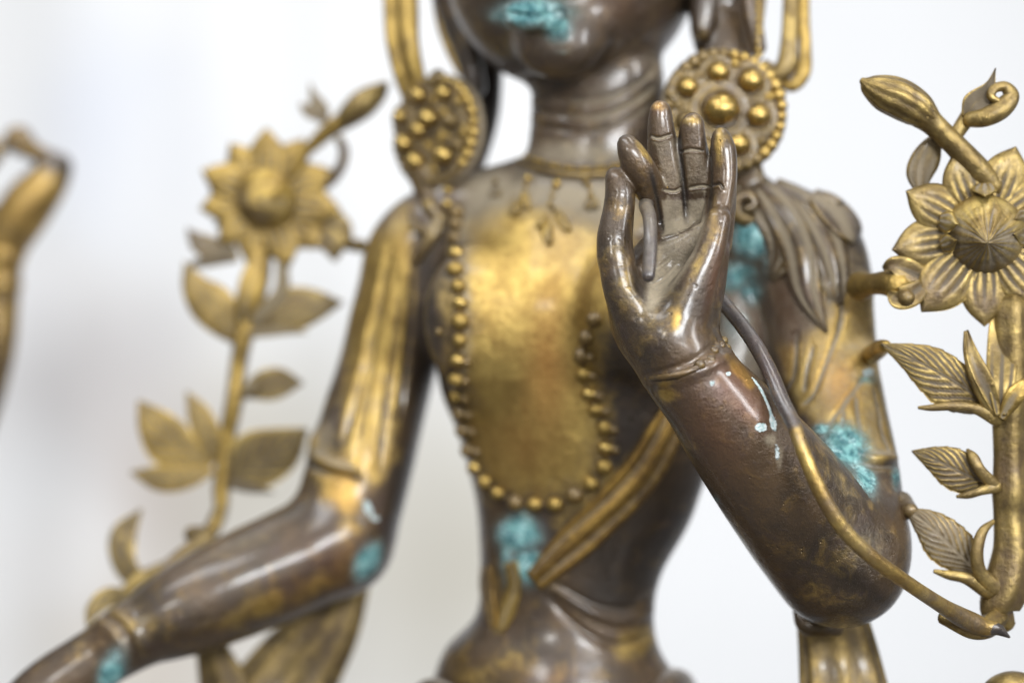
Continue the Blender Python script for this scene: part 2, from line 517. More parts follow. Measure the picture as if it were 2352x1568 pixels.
M_HEAD = bronze("lotus_head_brass", gold=.27, dust=.24, goldc=(.46, .34, .11), gold2=(.22, .15, .05), dustc=(.18, .145, .095), point=9, dpoint=9, up=.1, rough=.33)
M_HEADG = bronze("far_lotus_head_brass", gold=.55, dust=.12, goldc=(.50, .35, .09), gold2=(.24, .155, .04), dustc=(.17, .135, .085), point=9, dpoint=9, up=.05, rough=.33)
M_ROD = bronze("dark_rod_bronze", gold=-.1, dust=.02, brown=(.075, .065, .062), brown2=(.045, .038, .04), rough=.3)

# ---------------------------------------------------------------- swept and lathed pieces
def tube_mesh(name, pts, seg=20, sub=6, ridges=0, ridge=0.0, flat=1.0, cap=True, flatdir=None):
    """pts: (x, y, d, r); circular section, optionally flattened along flatdir and ridged lengthwise"""
    c = crom(pts, sub)
    C = np.array([P(a[0], a[1], a[2]) for a in c]); Rr = np.array([R(max(a[3], .5), a[2]) for a in c])
    T_ = np.gradient(C, axis=0); T_ /= np.linalg.norm(T_, axis=1)[:, None] + 1e-12
    up = np.array(flatdir if flatdir is not None else (0, -1, 0), float)
    v = []; n = len(C)
    th = np.linspace(0, 2 * math.pi, seg, endpoint=False)
    rr = 1 + ridge * np.cos(th * ridges) if ridges else np.ones(seg)
    prev = None
    for i in range(n):
        u = up - T_[i] * (up @ T_[i])
        if np.linalg.norm(u) < .15 and prev is not None: u = prev - T_[i] * (prev @ T_[i])
        u /= np.linalg.norm(u) + 1e-9; prev = u
        b = np.cross(T_[i], u)
        v.append(C[i] + Rr[i] * ((np.sin(th) * rr)[:, None] * b + (np.cos(th) * rr * flat)[:, None] * u))
    if cap:
        # rounded ends
        def capring(i, sgn):
            out = []
            for a in (35, 65):
                f_ = math.cos(math.radians(a)); g_ = math.sin(math.radians(a)) * sgn * .8
                out.append(C[i] + (v[i] - C[i]) * f_ + T_[i] * Rr[i] * g_ * min(flat, 1))
            return out
        v0 = capring(0, -1)[::-1]; v1 = capring(n - 1, 1)
        v = v0 + v + v1
    V = np.concatenate(v); n = len(v)
    F = []
    for i in range(n - 1):
        for j in range(seg):
            k = (j + 1) % seg
            F.append((i * seg + j, (i + 1) * seg + j, (i + 1) * seg + k, i * seg + k))
    V = np.vstack((V, v[0].mean(0), v[-1].mean(0)))
    a, b = len(V) - 2, len(V) - 1
    for j in range(seg):
        k = (j + 1) % seg
        F.append((a, j, k)); F.append((b, (n - 1) * seg + k, (n - 1) * seg + j))
    F = [tuple(reversed(q)) for q in F]
    return raw_mesh(name, V, F)

def tube(name, pts, mat, parent=None, **kw):
    return link(name, tube_mesh(name, pts, **kw), mat, parent)

def merge(name, parts):
    """parts: list of (verts, faces) -> one mesh"""
    V, F, o = [], [], 0
    for v, f in parts:
        V.append(np.asarray(v)); F += [tuple(i + o for i in q) for q in f]; o += len(v)
    return raw_mesh(name, np.concatenate(V), F)
def unpack(me):
    v = np.array([tuple(x.co) for x in me.vertices]); f = [tuple(p.vertices) for p in me.polygons]
    bpy.data.meshes.remove(me)
    return v, f

def frame(N, upv=(0, 0, 1)):
    N = np.array(N, float); N /= np.linalg.norm(N)
    U = np.cross(upv, N); U /= np.linalg.norm(U)
    return U, np.cross(N, U), N      # right, up, out

def lathe(prof, seg, c, fr, sx=1.0, ang=0.0, ridges=0, ridge=0.0, lob=None):
    """prof: (radius, height along the axis) in metres -> verts, faces about axis fr[2]"""
    U, W, N = fr
    th = np.linspace(0, 2 * math.pi, seg, endpoint=False) + ang
    v = []
    for r, h in prof:
        rr = r * (1 + ridge * np.cos(ridges * th)) if ridges else np.full(seg, r)
        hh = np.full(seg, h) if lob is None else h + lob(r, th)
        v.append(c + (np.cos(th) * rr)[:, None] * U * sx + (np.sin(th) * rr)[:, None] * W + hh[:, None] * N)
    V = np.concatenate(v); F = []
    for i in range(len(prof) - 1):
        for j in range(seg):
            k = (j + 1) % seg
            F.append((i * seg + j, i * seg + k, (i + 1) * seg + k, (i + 1) * seg + j))
    return V, F

_sph = None
def unit_sphere():
    global _sph
    if _sph is None:
        th = np.linspace(0, math.pi, 11); pr = [(max(math.sin(t), 1e-4), -math.cos(t)) for t in th]
        _sph = lathe(pr, 18, np.zeros(3), (np.array((1., 0, 0)), np.array((0, 1., 0)), np.array((0, 0, 1.))))
    return _sph
def ball_mesh(name, mat, squash=1.0):
    v, f = unit_sphere()
    me = raw_mesh(name, v * np.array((1, squash, 1)) * .004, f); me.materials.append(mat)
    return me
def ball(name, me, c, r, parent=None, rotz=0.0, sc_=(1, 1, 1)):
    o = bpy.data.objects.new(name, me); COL.objects.link(o)
    o.location = c; o.scale = tuple(r / .004 * k for k in sc_); o.rotation_euler = (0, rotz, 0)
    if parent is not None: o.parent = parent
    return o

# ---------------------------------------------------------------- leaves and petals
def leaf_mesh(name, mid, wl, wr, veins=7, th=7, mode='leaf', cup=0.0, nu=44, nv=12, serr=0.0, relief=4.0, sub=6, twist=0.0):
    """mid: (x, y, d) from base to tip; wl / wr widths (left, right of the midrib looking from base to tip)"""
    c = crom(mid, sub)
    s = np.r_[0, np.cumsum(np.linalg.norm(np.diff(c[:, :2], axis=0), axis=1))]; s /= s[-1]
    u = np.linspace(0, 1, nu)
    M_ = np.stack([np.interp(u, s, c[:, k]) for k in range(3)], 1)
    tx = np.gradient(M_[:, 0]); ty = np.gradient(M_[:, 1]); l = np.hypot(tx, ty) + 1e-9; tx /= l; ty /= l
    def wid(wv):
        wv = crom([(i, a) for i, a in enumerate(wv)], 5)
        return np.maximum(np.interp(u, wv[:, 0] / wv[-1, 0], wv[:, 1]), .6)
    WL, WR = wid(wl), wid(wr)
    if serr:
        saw = 1 - serr * ((u * veins * 1.0) % 1.0)
        WL = WL * saw; WR = WR * saw
    vv = np.linspace(-1, 1, 2 * nv + 1)
    fr, bk, dustm, goldm = [], [], [], []
    for i in range(nu):
        for v in vv:
            W = WL[i] if v < 0 else WR[i]
            a = abs(v)
            x = M_[i, 0] + ty[i] * v * W * (-1) * -1 * (1); y = M_[i, 1] - tx[i] * v * W
            x = M_[i, 0] - ty[i] * v * W; y = M_[i, 1] + tx[i] * v * W
            edge = (1 - a ** 5) ** .6 * min(1, 6 * (1 - u[i]) + .25)
            if mode == 'leaf':
                ph = (u[i] * veins - a * veins * .42 * (1 if veins else 0))
                gr = (0.5 + .5 * math.cos(2 * math.pi * ph)) ** 2.2 * min(1, a * 6) * min(1, (1 - a) * 5)
                mg = math.exp(-(a * W / 3.2) ** 2)
            else:
                ph = v * veins * .5
                gr = (0.5 + .5 * math.cos(2 * math.pi * ph)) ** 2.0 * max(0, min(1, (1.0 - u[i]) * 1.9 - .48)) * (1 - a ** 3)
                mg = 0
            g = max(gr, mg) * min(1, u[i] * 8 + (.5 if mode != 'leaf' else 0))
            dd = M_[i, 2] + (cup * a * a + twist * v) * K
            f_ = dd - th * K * edge * .5 + relief * K * g
            fr.append(P(x, y, f_)); bk.append(P(x, y, dd + th * K * edge * .5))
            dustm.append(max(0, g * .9 + (.25 * (1 - u[i]) if mode != 'leaf' else 0)))
            goldm.append(.35 * a ** 3)
    n2 = len(vv)
    V = np.array(fr + bk); F = []; o = nu * n2
    for i in range(nu - 1):
        for j in range(n2 - 1):
            a = i * n2 + j
            F.append((a, a + 1, a + n2 + 1, a + n2)); F.append((o + a, o + a + n2, o + a + n2 + 1, o + a + 1))
    rim = [i * n2 for i in range(nu)]
    for i in range(nu - 1):
        a, b = i * n2, (i + 1) * n2
        F.append((a, b, o + b, o + a)); a += n2 - 1; b += n2 - 1
        F.append((a, o + a, o + b, b))
    for j in range(n2 - 1):
        F.append((j, o + j, o + j + 1, j + 1)); a = (nu - 1) * n2 + j
        F.append((a, a + 1, o + a + 1, o + a))
    me = raw_mesh(name, V, F)
    ch = {'dust': np.array(dustm + [0] * len(bk)), 'gold': np.array(goldm + [0] * len(bk))}
    set_masks(me, ch)
    return me
def leaf(name, mat, parent, *a, **kw):
    return link(name, leaf_mesh(name, *a, **kw), mat, parent)
# ================================================================ THE STATUE
statue = tag(empty("bronze_statue", tuple(P(1300, 1900, .17))), "brown bronze goddess statue with raised hand, bead necklace and green verdigris patches", "statue")

BD = .165
torso = Loft([(2050, 1290, 330, 260, BD), (1900, 1290, 370, 265, BD), (1700, 1286, 330, 240, BD), (1568, 1278, 292, 205, BD), (1490, 1270, 250, 180, BD), (1430, 1292, 212, 160, BD),
              (1370, 1303, 203, 152, BD), (1300, 1312, 214, 155, BD), (1200, 1337, 245, 172, BD), (1120, 1346, 266, 188, BD),
              (1000, 1346, 302, 205, BD), (900, 1338, 335, 212, BD), (780, 1335, 350, 212, BD), (680, 1335, 348, 205, BD),
              (560, 1342, 325, 175, BD), (480, 1345, 270, 140, BD), (430, 1352, 225, 122, BD), (390, 1358, 180, 116, BD), (350, 1364, 158, 114, BD),
              (280, 1371, 154, 114, BD), (180, 1371, 154, 118, BD), (60, 1350, 150, 120, BD)], yaw=-16)
face_g = [Ell(1312, -55, .168, 285, 262, 262), Ell(1300, -260, .175, 300, 330, 290, k=.02), Ell(1345, -220, .235, 330, 370, 210, k=.01), Ell(1285, 105, .118, 95, 78, 70, k=.02),
          Ell(1228, 22, .097, 78, 22, 34, k=.006), Ell(1228, 52, .099, 66, 22, 32, k=.006),
          Chain([(1222, -240, .098, 22), (1215, -120, .082, 30), (1212, -62, .070, 34)], k=.008),
          Ell(1110, -190, .10, 60, 20, 30, k=.004), Ell(1350, -190, .095, 62, 20, 30, k=.004),
          Ell(1300, -650, .18, 150, 170, 150, k=.02)]
ears_hair = [Chain([(1005, -260, .20, 34), (1016, -60, .20, 34), (1040, 40, .20, 30), (1072, 120, .20, 30), (1092, 200, .20, 26)], k=.003, ys=1.2),
             Chain([(1100, 60, .245, 60), (1110, 160, .245, 46), (1105, 260, .24, 44), (1075, 350, .235, 48), (1040, 430, .225, 50)], k=.003),
             Chain([(1680, -260, .15, 90), (1675, -60, .15, 90), (1668, 50, .15, 84), (1665, 120, .14, 66), (1670, 230, .14, 70)], k=.003, ys=.6),
             Chain([(1612, -200, .135, 30), (1618, 0, .132, 34), (1612, 70, .130, 26)], k=.003),
             Chain([(1715, -200, .128, 22), (1722, 0, .124, 24), (1742, 110, .122, 20)], k=.003)]
shoulders = [Chain([(1180, 440, .185, 70), (1040, 505, .20, 96), (960, 575, .205, 112), (930, 680, .208, 112), (890, 840, .21, 112),
                    (862, 940, .206, 116), (832, 1050, .2, 121), (806, 1150, .194, 122), (778, 1238, .187, 122)], k=.010),
             Chain([(1500, 440, .16, 70), (1680, 500, .14, 92), (1842, 572, .122, 128), (1880, 700, .113, 122), (1895, 830, .103, 118),
                    (1915, 950, .09, 120), (1938, 1080, .072, 124), (1940, 1210, .055, 138)], k=.010)]
forearm_far = [Chain([(778, 1238, .187, 122), (665, 1292, .175, 124), (545, 1345, .163, 120), (430, 1398, .153, 106), (345, 1440, .146, 84), (285, 1470, .14, 72)], k=.008),
               Chain([(285, 1470, .14, 70), (200, 1530, .135, 76), (110, 1600, .13, 84), (30, 1680, .12, 80)], k=.006, ys=.8),
               Chain([(60, 1640, .12, 30), (-30, 1700, .10, 28), (-80, 1800, .09, 24)], k=.003),
               Chain([(40, 1680, .12, 32), (-40, 1780, .10, 30), (-70, 1880, .09, 24)], k=.003),
               Chain([(90, 1690, .11, 32), (30, 1800, .10, 30), (0, 1900, .09, 24)], k=.003),
               Chain([(140, 1670, .10, 32), (120, 1780, .09, 28), (100, 1860, .08, 24)], k=.003)]
forearm_near = [Chain([(1926, 1281, .043, 159), (1850, 1190, .033, 151), (1770, 1090, .019, 140), (1692, 992, .007, 125), (1624, 905, 0, 107), (1575, 842, -.002, 93)], k=.012)]
breasts = [Ell(1098, 730, .135, 122, 160, 84, k=.03), Ell(1480, 720, .105, 130, 140, 100, k=.03), Ell(1008, 762, .112, 13, 13, 22, k=.004),
           Chain([(1660, 600, .155, 90), (1700, 760, .15, 90), (1730, 900, .14, 90), (1760, 990, .125, 80)], k=.01)]
legs = [Chain([(1100, 1900, .12, 190), (650, 2060, .04, 180), (200, 2080, .0, 150)], k=.02), Chain([(1480, 1900, .10, 190), (1900, 2060, -.01, 180), (2350, 2080, .0, 150)], k=.02)]

# --- raised hand, palm to the viewer, index bent to meet the thumb
palm = [Chain([(1572, 842, -.002, 94), (1535, 782, .003, 103), (1517, 720, .008, 118), (1535, 650, .014, 112), (1560, 590, .019, 92), (1572, 548, .021, 76)], ys=.55),
        Chain([(1530, 775, -.004, 78), (1475, 735, -.002, 62), (1432, 668, -.0045, 46), (1414, 590, -.003, 42)], k=.006),
        Chain([(1548, 790, -.006, 74), (1572, 715, -.0065, 62), (1604, 640, -.0085, 46), (1632, 570, -.0085, 36), (1650, 505, -.007, 30)], k=.005),
        Chain([(1600, 780, .004, 50), (1608, 720, .006, 44), (1625, 650, .006, 42), (1640, 580, .004, 36)], k=.005)]
palm_cut = [Chain([(1492, 640, -.020, 42), (1512, 590, -.018, 62), (1535, 545, -.014, 66)]), Chain([(1484, 652, -.0135, 22), (1489, 600, -.012, 22), (1493, 560, -.010, 20)])]
palm_lip = [Chain([(1512, 590, .0085, 34), (1545, 578, .0075, 34), (1580, 562, .0065, 34), (1612, 540, .0045, 30)])]
thumb = [Chain([(1414, 592, -.003, 42), (1412, 548, -.002, 42), (1420, 490, 0, 37), (1424, 450, .000, 35), (1420, 418, .0005, 30), (1412, 405, .001, 22)])]
index = [Chain([(1524, 560, .022, 30.24), (1514, 500, .021, 32.4), (1499, 450, .013, 33.48), (1486, 424, .006, 37.8), (1467, 386, -.0005, 37.8), (1450, 352, -.003, 31.32), (1440, 332, -.003, 23.76)])]
middle = [Chain([(1553, 575, .024, 31.32), (1552, 520, .021, 31.32), (1547, 465, .018, 32.4), (1534, 405, .0155, 35.64), (1524, 350, .014, 35.64), (1518, 295, .012, 31.32), (1517, 258, .011, 25.92), (1516, 252, .011, 21.6)])]
ring = [Chain([(1600, 560, .022, 29.16), (1601, 515, .020, 30.24), (1605, 470, .017, 31.32), (1604, 425, .014, 34.56), (1597, 375, .0115, 35.64), (1590, 325, .0095, 32.4), (1590, 290, .008, 28.08), (1592, 282, .008, 23.76)])]
little = [Chain([(1640, 560, .010, 41.6), (1650, 500, .008, 38.48), (1657, 455, .007, 34.32), (1660, 405, .005, 32.24), (1660, 355, .0035, 30.16), (1657, 322, .003, 23.92), (1656, 312, .003, 19.76)]),
          Chain([(1645, 520, -.004, 24), (1662, 455, -.001, 22), (1670, 400, .0, 18), (1667, 340, .001, 14)], k=.004)]
fingers = [(.0015, thumb), (.0008, index), (.0015, middle), (.0015, ring), (.002, little)]

model = Model([(0, [torso]), (.012, shoulders), (.024, breasts), (.006, face_g), (.003, ears_hair), (.008, forearm_far), (.012, forearm_near),
               (.02, legs), (.006, palm), (-.003, palm_cut), (.005, palm_lip)] + fingers)
lo = model.lo.copy(); hi = model.hi.copy()
V0, F0 = nets(model, 0.0013)
wp = P(1574, 846, -.002); wn = np.array((-.40, 0, .917))
def handside(v): return (v - wp) @ wn
box_lo = np.minimum(P(1330, 200, 0), P(1700, 930, 0)) ; box_hi = np.maximum(P(1330, 200, 0), P(1720, 930, 0))
def in_hand(c): return (handside(c) > 0) & (c[:, 1] < .06) & (c[:, 0] > box_lo[0]) & (c[:, 0] < box_hi[0]) & (c[:, 2] < box_hi[2])
V0 = relax(V0, F0, 10)
cen = V0[F0].mean(1)
F0 = F0[~in_hand(cen - wn * .0008)]
hl = np.array((box_lo[0], -.035, min(box_lo[2], box_hi[2]))); hh = np.array((box_hi[0], .050, box_hi[2]))
V1, F1 = nets(model, 0.00055, hl, hh)
V1 = relax(V1, F1, 16)
cen = V1[F1].mean(1)
F1 = F1[in_hand(cen + wn * .0008)]
def compact(V, F):
    u, inv = np.unique(F, return_inverse=True)
    return V[u], inv.reshape(F.shape)
V0, F0 = compact(V0, F0); V1, F1 = compact(V1, F1)
bvh = BVHTree.FromPolygons([tuple(v) for v in V0], [tuple(int(i) for i in f) for f in F0])
S = Sculpt(np.vstack((V0, V1)), np.vstack((F0, F1 + len(V0))))
print("body verts", len(S.v))
NEAR = (-.1, .035); MID = (-.1, .30)

def surf(x, y, fallback=None):
    o = Vector((0, -D, 0)); d_ = (Vector(P(x, y, 0)) - o).normalized()
    h = bvh.ray_cast(o, d_)
    # step past the raised hand and forearm to the chest behind
    while h[0] is not None and h[0].y < surf_min:
        h = bvh.ray_cast(h[0] + d_ * .003, d_)
    if h[0] is None: return None, None
    nn = h[1]
    if nn.dot(d_) > 0: nn = -nn
    return np.array(h[0]), np.array(nn)
surf_min = .06

# ---- hand details
HC = dict(dr=(-.1, .05))
for pts in ([(1492, 312), (1515, 318), (1546, 308)], [(1520, 437), (1550, 440), (1566, 432)], [(1560, 350), (1590, 344), (1618, 348)],
            [(1580, 434), (1610, 428), (1634, 430)], [(1636, 428), (1652, 422), (1662, 436)], [(1560, 531), (1590, 522), (1612, 508)], [(1518, 548), (1545, 540), (1562, 533)]):
    S.stroke(pts, 3.0, -7, taper=True, **HC); S.stroke([(x, y + 5) for x, y in pts], 3.5, 2.5, **HC); S.stroke(pts, 2.6, 1.0, 'dark', **HC)  # dark stroke paints shade into the finger creases
for pts in ([(1552, 270), (1560, 340), (1568, 420), (1578, 520)], [(1630, 330), (1634, 420), (1628, 480)], [(1493, 380), (1512, 470), (1520, 530)]):
    S.stroke(pts, 6, 1.2, 'dark', **HC)  # shade in the gaps between the fingers, painted dark
S.poly([(1505, 560), (1600, 515), (1625, 520), (1600, 590), (1560, 650), (1500, 720), (1470, 720), (1490, 640), (1500, 600)], .62, 'dust', soft=12, **HC); S.blob(1490, 655, 22, 26, .7, 'dark', **HC)  # dark blob paints the shade deep in the palm hollow
S.poly([(1515, 455), (1630, 455), (1620, 525), (1520, 545)], .7, 'dust', soft=8, **HC)
S.poly([(1490, 310), (1550, 310), (1625, 350), (1630, 450), (1530, 455)], .5, 'dust', soft=10, **HC)
S.poly([(1400, 445), (1450, 450), (1445, 590), (1400, 600)], .18, 'dust', soft=10, **HC)
for pts in ([(1556, 275), (1562, 340), (1571, 420), (1578, 530)], [(1626, 330), (1630, 420), (1622, 500)], [(1493, 395), (1512, 470), (1522, 540)]):
    S.stroke(pts, 5.5, -1.0, 'dust', **HC); S.stroke(pts, 4.5, -3, **HC)
S.blob(1510, 245, 18, 16, .5, 'red', **HC); S.blob(1510, 245, 16, 12, .35, 'gold', **HC)
S.blob(1590, 278, 22, 12, .35, 'gold', **HC); S.blob(1650, 330, 10, 60, .45, 'gold', **HC); S.blob(1640, 470, 14, 40, .4, 'gold', **HC)
S.blob(1600, 610, 12, 75, .35, 'gold', rot=25, **HC); S.blob(1555, 735, 10, 30, .5, 'gold', rot=10, **HC); S.blob(1480, 350, 8, 30, .6, 'gold', rot=-35, **HC)
S.blob(1440, 640, 22, 80, .2, 'gold', rot=-15, **HC)
for pts in ([(1505, 620), (1545, 590)], [(1500, 655), (1530, 635), (1560, 600)]): S.stroke(pts, 3, -2, **HC)
S.blob(1640, 640, 14, 80, .5, 'red', rot=12, **HC)
# wrist bulge and crust above the bracelet
S.stroke([(1478, 862), (1540, 846), (1600, 822), (1662, 772)], 8, -3, dr=(-.1, .05))
S.stroke([(1490, 884), (1560, 868), (1630, 842), (1690, 800)], 14, 9, dr=(-.1, .05))
# ---- near forearm
FA = dict(dr=(-.1, .09))
S.poly([(1640, 830), (1700, 835), (1745, 900), (1770, 960), (1750, 990), (1690, 960), (1640, 900)], .6, 'red', soft=26, **FA)
S.blob(1640, 990, 60, 120, .35, 'red', rot=-30, **FA)
S.blob(1698, 850, 34, 13, .95, 'gold', rot=45, **FA); S.blob(1722, 880, 16, 12, .8, 'gold', rot=50, **FA)
S.blob(1532, 905, 16, 14, .8, 'gold', **FA); S.blob(1530, 880, 14, 8, .6, 'gold', **FA)
S.blob(1674, 858, 7, 7, 1.0, 'white', **FA); S.blob(1636, 880, 7, 12, .85, 'white', rot=20, **FA)
S.blob(1749, 981, 16, 13, 1.1, 'white', **FA); S.blob(1776, 972, 9, 24, 1.0, 'white', rot=-15, **FA)
S.stroke([(1722, 858), (1748, 895), (1768, 940), (1776, 975)], 4, .95, 'white', **FA)
S.blob(1785, 1040, 11, 42, .66, 'white', rot=-8, **FA); S.blob(1770, 1010, 22, 22, .8, 'dust', **FA); S.blob(1790, 1050, 14, 45, .7, 'dust', **FA)
S.blob(1985, 1260, 80, 130, .45, 'dust', rot=-38, dr=(-.1, .12)); S.blob(1940, 1120, 34, 120, .35, 'dust', rot=-38, dr=(-.1, .12))
S.blob(1640, 1150, 12, 14, .9, 'verd', **FA)
# ---- chest wear
CH = dict(dr=(.06, .30))
S.poly([(1085, 540), (1180, 490), (1300, 500), (1420, 520), (1430, 700), (1380, 790), (1370, 1000), (1340, 1080), (1250, 1120), (1150, 1100), (1100, 1000), (1085, 800), (1090, 650)], .95, 'gold', soft=85, **CH)
S.blob(1170, 610, 80, 110, .3, 'gold', **CH)
S.blob(1255, 850, 45, 170, .55, 'red', rot=4, **CH); S.blob(1200, 1020, 70, 90, .35, 'red', **CH); S.blob(1210, 1000, 150, 150, .35, 'gold', **CH); S.blob(1200, 640, 130, 120, .4, 'gold', **CH)
S.blob(1130, 440, 80, 60, .85, 'dust', **CH); S.poly([(1060, 420), (1200, 400), (1450, 400), (1480, 500), (1400, 560), (1300, 500), (1180, 470), (1080, 520), (1060, 640), (1030, 640)], .85, 'dust', soft=55, **CH)
S.poly([(1060, 640), (1085, 640), (1095, 800), (1075, 900), (1040, 900)], .5, 'dust', soft=14, **CH)
S.poly([(965, 650), (1030, 560), (1040, 700), (1040, 860), (990, 840)], .35, 'dust', soft=20, **CH)
S.stroke([(1190, 1090), (1215, 980), (1200, 900)], 9, .45, 'red', **CH)
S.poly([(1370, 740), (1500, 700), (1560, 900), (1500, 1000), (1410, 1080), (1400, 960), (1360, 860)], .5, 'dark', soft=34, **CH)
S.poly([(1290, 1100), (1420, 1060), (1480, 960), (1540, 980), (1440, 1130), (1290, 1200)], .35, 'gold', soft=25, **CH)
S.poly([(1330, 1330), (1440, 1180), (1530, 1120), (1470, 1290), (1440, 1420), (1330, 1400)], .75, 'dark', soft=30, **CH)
S.blob(1195, 1225, 54, 46, 1.15, 'verd', **CH); S.blob(1212, 1300, 38, 44, 1.15, 'verd', **CH); S.blob(1165, 1275, 20, 60, .7, 'verd', **CH)
S.blob(1195, 1230, 42, 40, 4, **CH); S.stroke([(1170, 1290), (1164, 1340), (1170, 1390)], 10, .5, 'verd', **CH)
S.blob(1140, 1400, 20, 90, .3, 'gold', **CH); S.blob(1460, 1475, 60, 34, .55, 'gold', rot=-20, **CH)
S.stroke([(1270, 1345), (1350, 1400), (1430, 1425), (1520, 1390)], 9, 7, **CH); S.stroke([(1250, 1360), (1330, 1440), (1420, 1480), (1530, 1440)], 8, -6, **CH)
S.stroke([(1260, 1330), (1360, 1385), (1440, 1395), (1515, 1355)], 7, -5, **CH)
S.stroke([(1060, 1420), (1100, 1370), (1100, 1300)], 10, 5, **CH)
S.blob(1255, 1560, 70, 40, .35, 'red', **CH)
# neck rings and collar
for y, a in ((225, -4), (262, -5), (296, -4), (245, 2), (279, 2)):
    S.stroke([(1195, y - 14), (1270, y), (1370, y + 6), (1460, y - 30), (1500, y - 60)], 5, a, taper=False, **CH)
S.blob(1330, 350, 170, 40, .7, 'dust', **CH); S.blob(1470, 230, 70, 120, .5, 'dust', **CH)
S.blob(1400, 240, 120, 90, .5, 'dust', rot=0, dr=(.06, .3))
S.blob(1500, 180, 60, 100, .5, 'dust', dr=(.06, .3))
# face
FC = dict(dr=(.04, .30))
S.blob(1222, 30, 96, 36, 1.05, 'verd', **FC); S.blob(1280, 62, 36, 34, 1.05, 'verd', **FC); S.blob(1290, 120, 30, 8, .3, 'verd', **FC)
S.stroke([(1160, 28), (1225, 40), (1300, 26)], 6, -9, **FC); S.blob(1225, 0, 80, 10, 6, **FC)
S.blob(1320, -60, 330, 260, .35, 'dark', hard=6, **FC); S.blob(1320, -20, 330, 240, .30, 'dust', hard=6, **FC); S.blob(1420, 0, 60, 60, .4, 'red', **FC)
S.blob(1105, 230, 70, 120, .9, 'dark', dr=(.17, .32))
# ---- far upper arm: long creases and worn gold
UA = dict(dr=(.08, .30))
S.poly([(840, 560), (930, 470), (960, 560), (950, 700), (925, 900), (905, 1060), (870, 1110), (800, 1080), (790, 900), (812, 700)], .62, 'gold', soft=30, **UA)
S.blob(860, 690, 60, 90, .35, 'gold', **UA)
S.blob(905, 520, 70, 70, .4, 'dust', **UA); S.blob(745, 1010, 36, 90, .5, 'dust', rot=12, **UA); S.blob(770, 960, 40, 90, .35, 'dust', rot=15, **UA)
for pts in ([(900, 560), (872, 700), (850, 850), (820, 1060)], [(925, 640), (905, 800), (885, 950), (872, 1080)], [(860, 720), (830, 880), (790, 1020)], [(945, 600), (935, 800), (918, 960)]):
    S.stroke(pts, 6, -6, **UA); S.stroke(pts, 7, .4, 'dark', **UA); S.stroke([(x - 16, y) for x, y in pts], 9, 4, **UA)
S.poly([(955, 520), (1000, 560), (985, 640), (1000, 880), (960, 1000), (950, 1090), (925, 1100), (945, 900), (960, 700)], .7, 'dark', soft=16, **UA)  # painted shade in the recess between this arm and the chest
S.blob(712, 1005, 16, 28, 16, **UA); S.blob(712, 1005, 16, 26, .9, 'gold', **UA)
S.stroke([(700, 1040), (760, 1066), (826, 1082)], 10, 10, **UA); S.stroke([(740, 1060), (826, 1082)], 9, .9, 'dust', **UA)
S.stroke([(690, 1062), (760, 1090), (836, 1100)], 7, -8, **UA)
S.blob(785, 1115, 36, 60, .9, 'gold', rot=-25, **UA); S.blob(800, 1130, 60, 60, .3, 'red', **UA)
S.blob(845, 1165, 12, 24, 1.0, 'white', rot=-25, **UA); S.blob(862, 1190, 14, 8, .9, 'white', **UA)
S.blob(845, 1290, 30, 50, 1.15, 'verd', rot=30, **UA)
S.poly([(900, 1080), (945, 1060), (930, 1180), (880, 1260)], .8, 'dark', soft=14, **UA)
S.blob(780, 1290, 90, 70, .45, 'red', **UA); S.blob(700, 1340, 90, 40, .3, 'red', rot=-20, **UA)
S.blob(612, 1388, 46, 22, .75, 'gold', rot=-28, **UA); S.blob(560, 1410, 90, 30, .35, 'gold', rot=-25, **UA); S.blob(800, 1220, 40, 40, .3, 'gold', **UA)
S.blob(560, 1250, 170, 34, .3, 'dust', rot=-26, **UA)
# wrist of the far hand
S.stroke([(212, 1420), (262, 1452), (300, 1540)], 16, 5, **UA); S.stroke([(250, 1392), (300, 1430), (335, 1510)], 14, 5, **UA)
S.stroke([(232, 1410), (282, 1445), (318, 1530)], 8, -4, **UA)
S.blob(262, 1420, 60, 40, .3, 'gold', rot=30, **UA); S.blob(258, 1540, 32, 60, 1.0, 'verd', rot=20, **UA); S.blob(262, 1500, 20, 40, .5, 'white', **UA)
# ---- near upper arm and shoulder: sleeve relief
SH = dict(dr=(.02, .22))
S.poly([(1700, 400), (1980, 430), (2010, 760), (2075, 1060), (1960, 1060), (1850, 960), (1760, 860), (1690, 640)], .40, 'dust', soft=25, **SH)
S.poly([(1850, 770), (2010, 640), (2030, 860), (2060, 1040), (1960, 1030), (1860, 960), (1840, 860)], .62, 'gold', soft=22, **SH)
S.blob(1860, 640, 18, 70, .7, 'gold', **SH); S.poly([(1780, 800), (1850, 780), (1880, 900), (1850, 960), (1800, 920)], .45, 'gold', soft=20, **SH); S.blob(1960, 760, 60, 120, .7, 'gold', **SH); S.blob(2000, 960, 40, 90, .8, 'gold', **SH); S.blob(1880, 900, 50, 70, .5, 'gold', **SH); S.blob(1925, 880, 40, 60, .55, 'red', **SH)
S.blob(1985, 660, 34, 34, 16, **SH); S.blob(1985, 665, 34, 36, .8, 'gold', **SH)
S.blob(1975, 820, 44, 26, 18, rot=-30, **SH); S.blob(1975, 815, 50, 32, .9, 'gold', rot=-30, **SH)
for pts in ([(1950, 700), (1915, 790), (1870, 900), (1840, 930)], [(1990, 860), (1960, 900), (1900, 980)], [(1965, 900), (1972, 960), (1985, 1020)], [(2005, 880), (2022, 950), (2035, 1020)],
            [(1830, 760), (1822, 860), (1800, 900)]):
    S.stroke(pts, 5, -6, **SH); S.stroke(pts, 5, .6, 'dark', **SH)
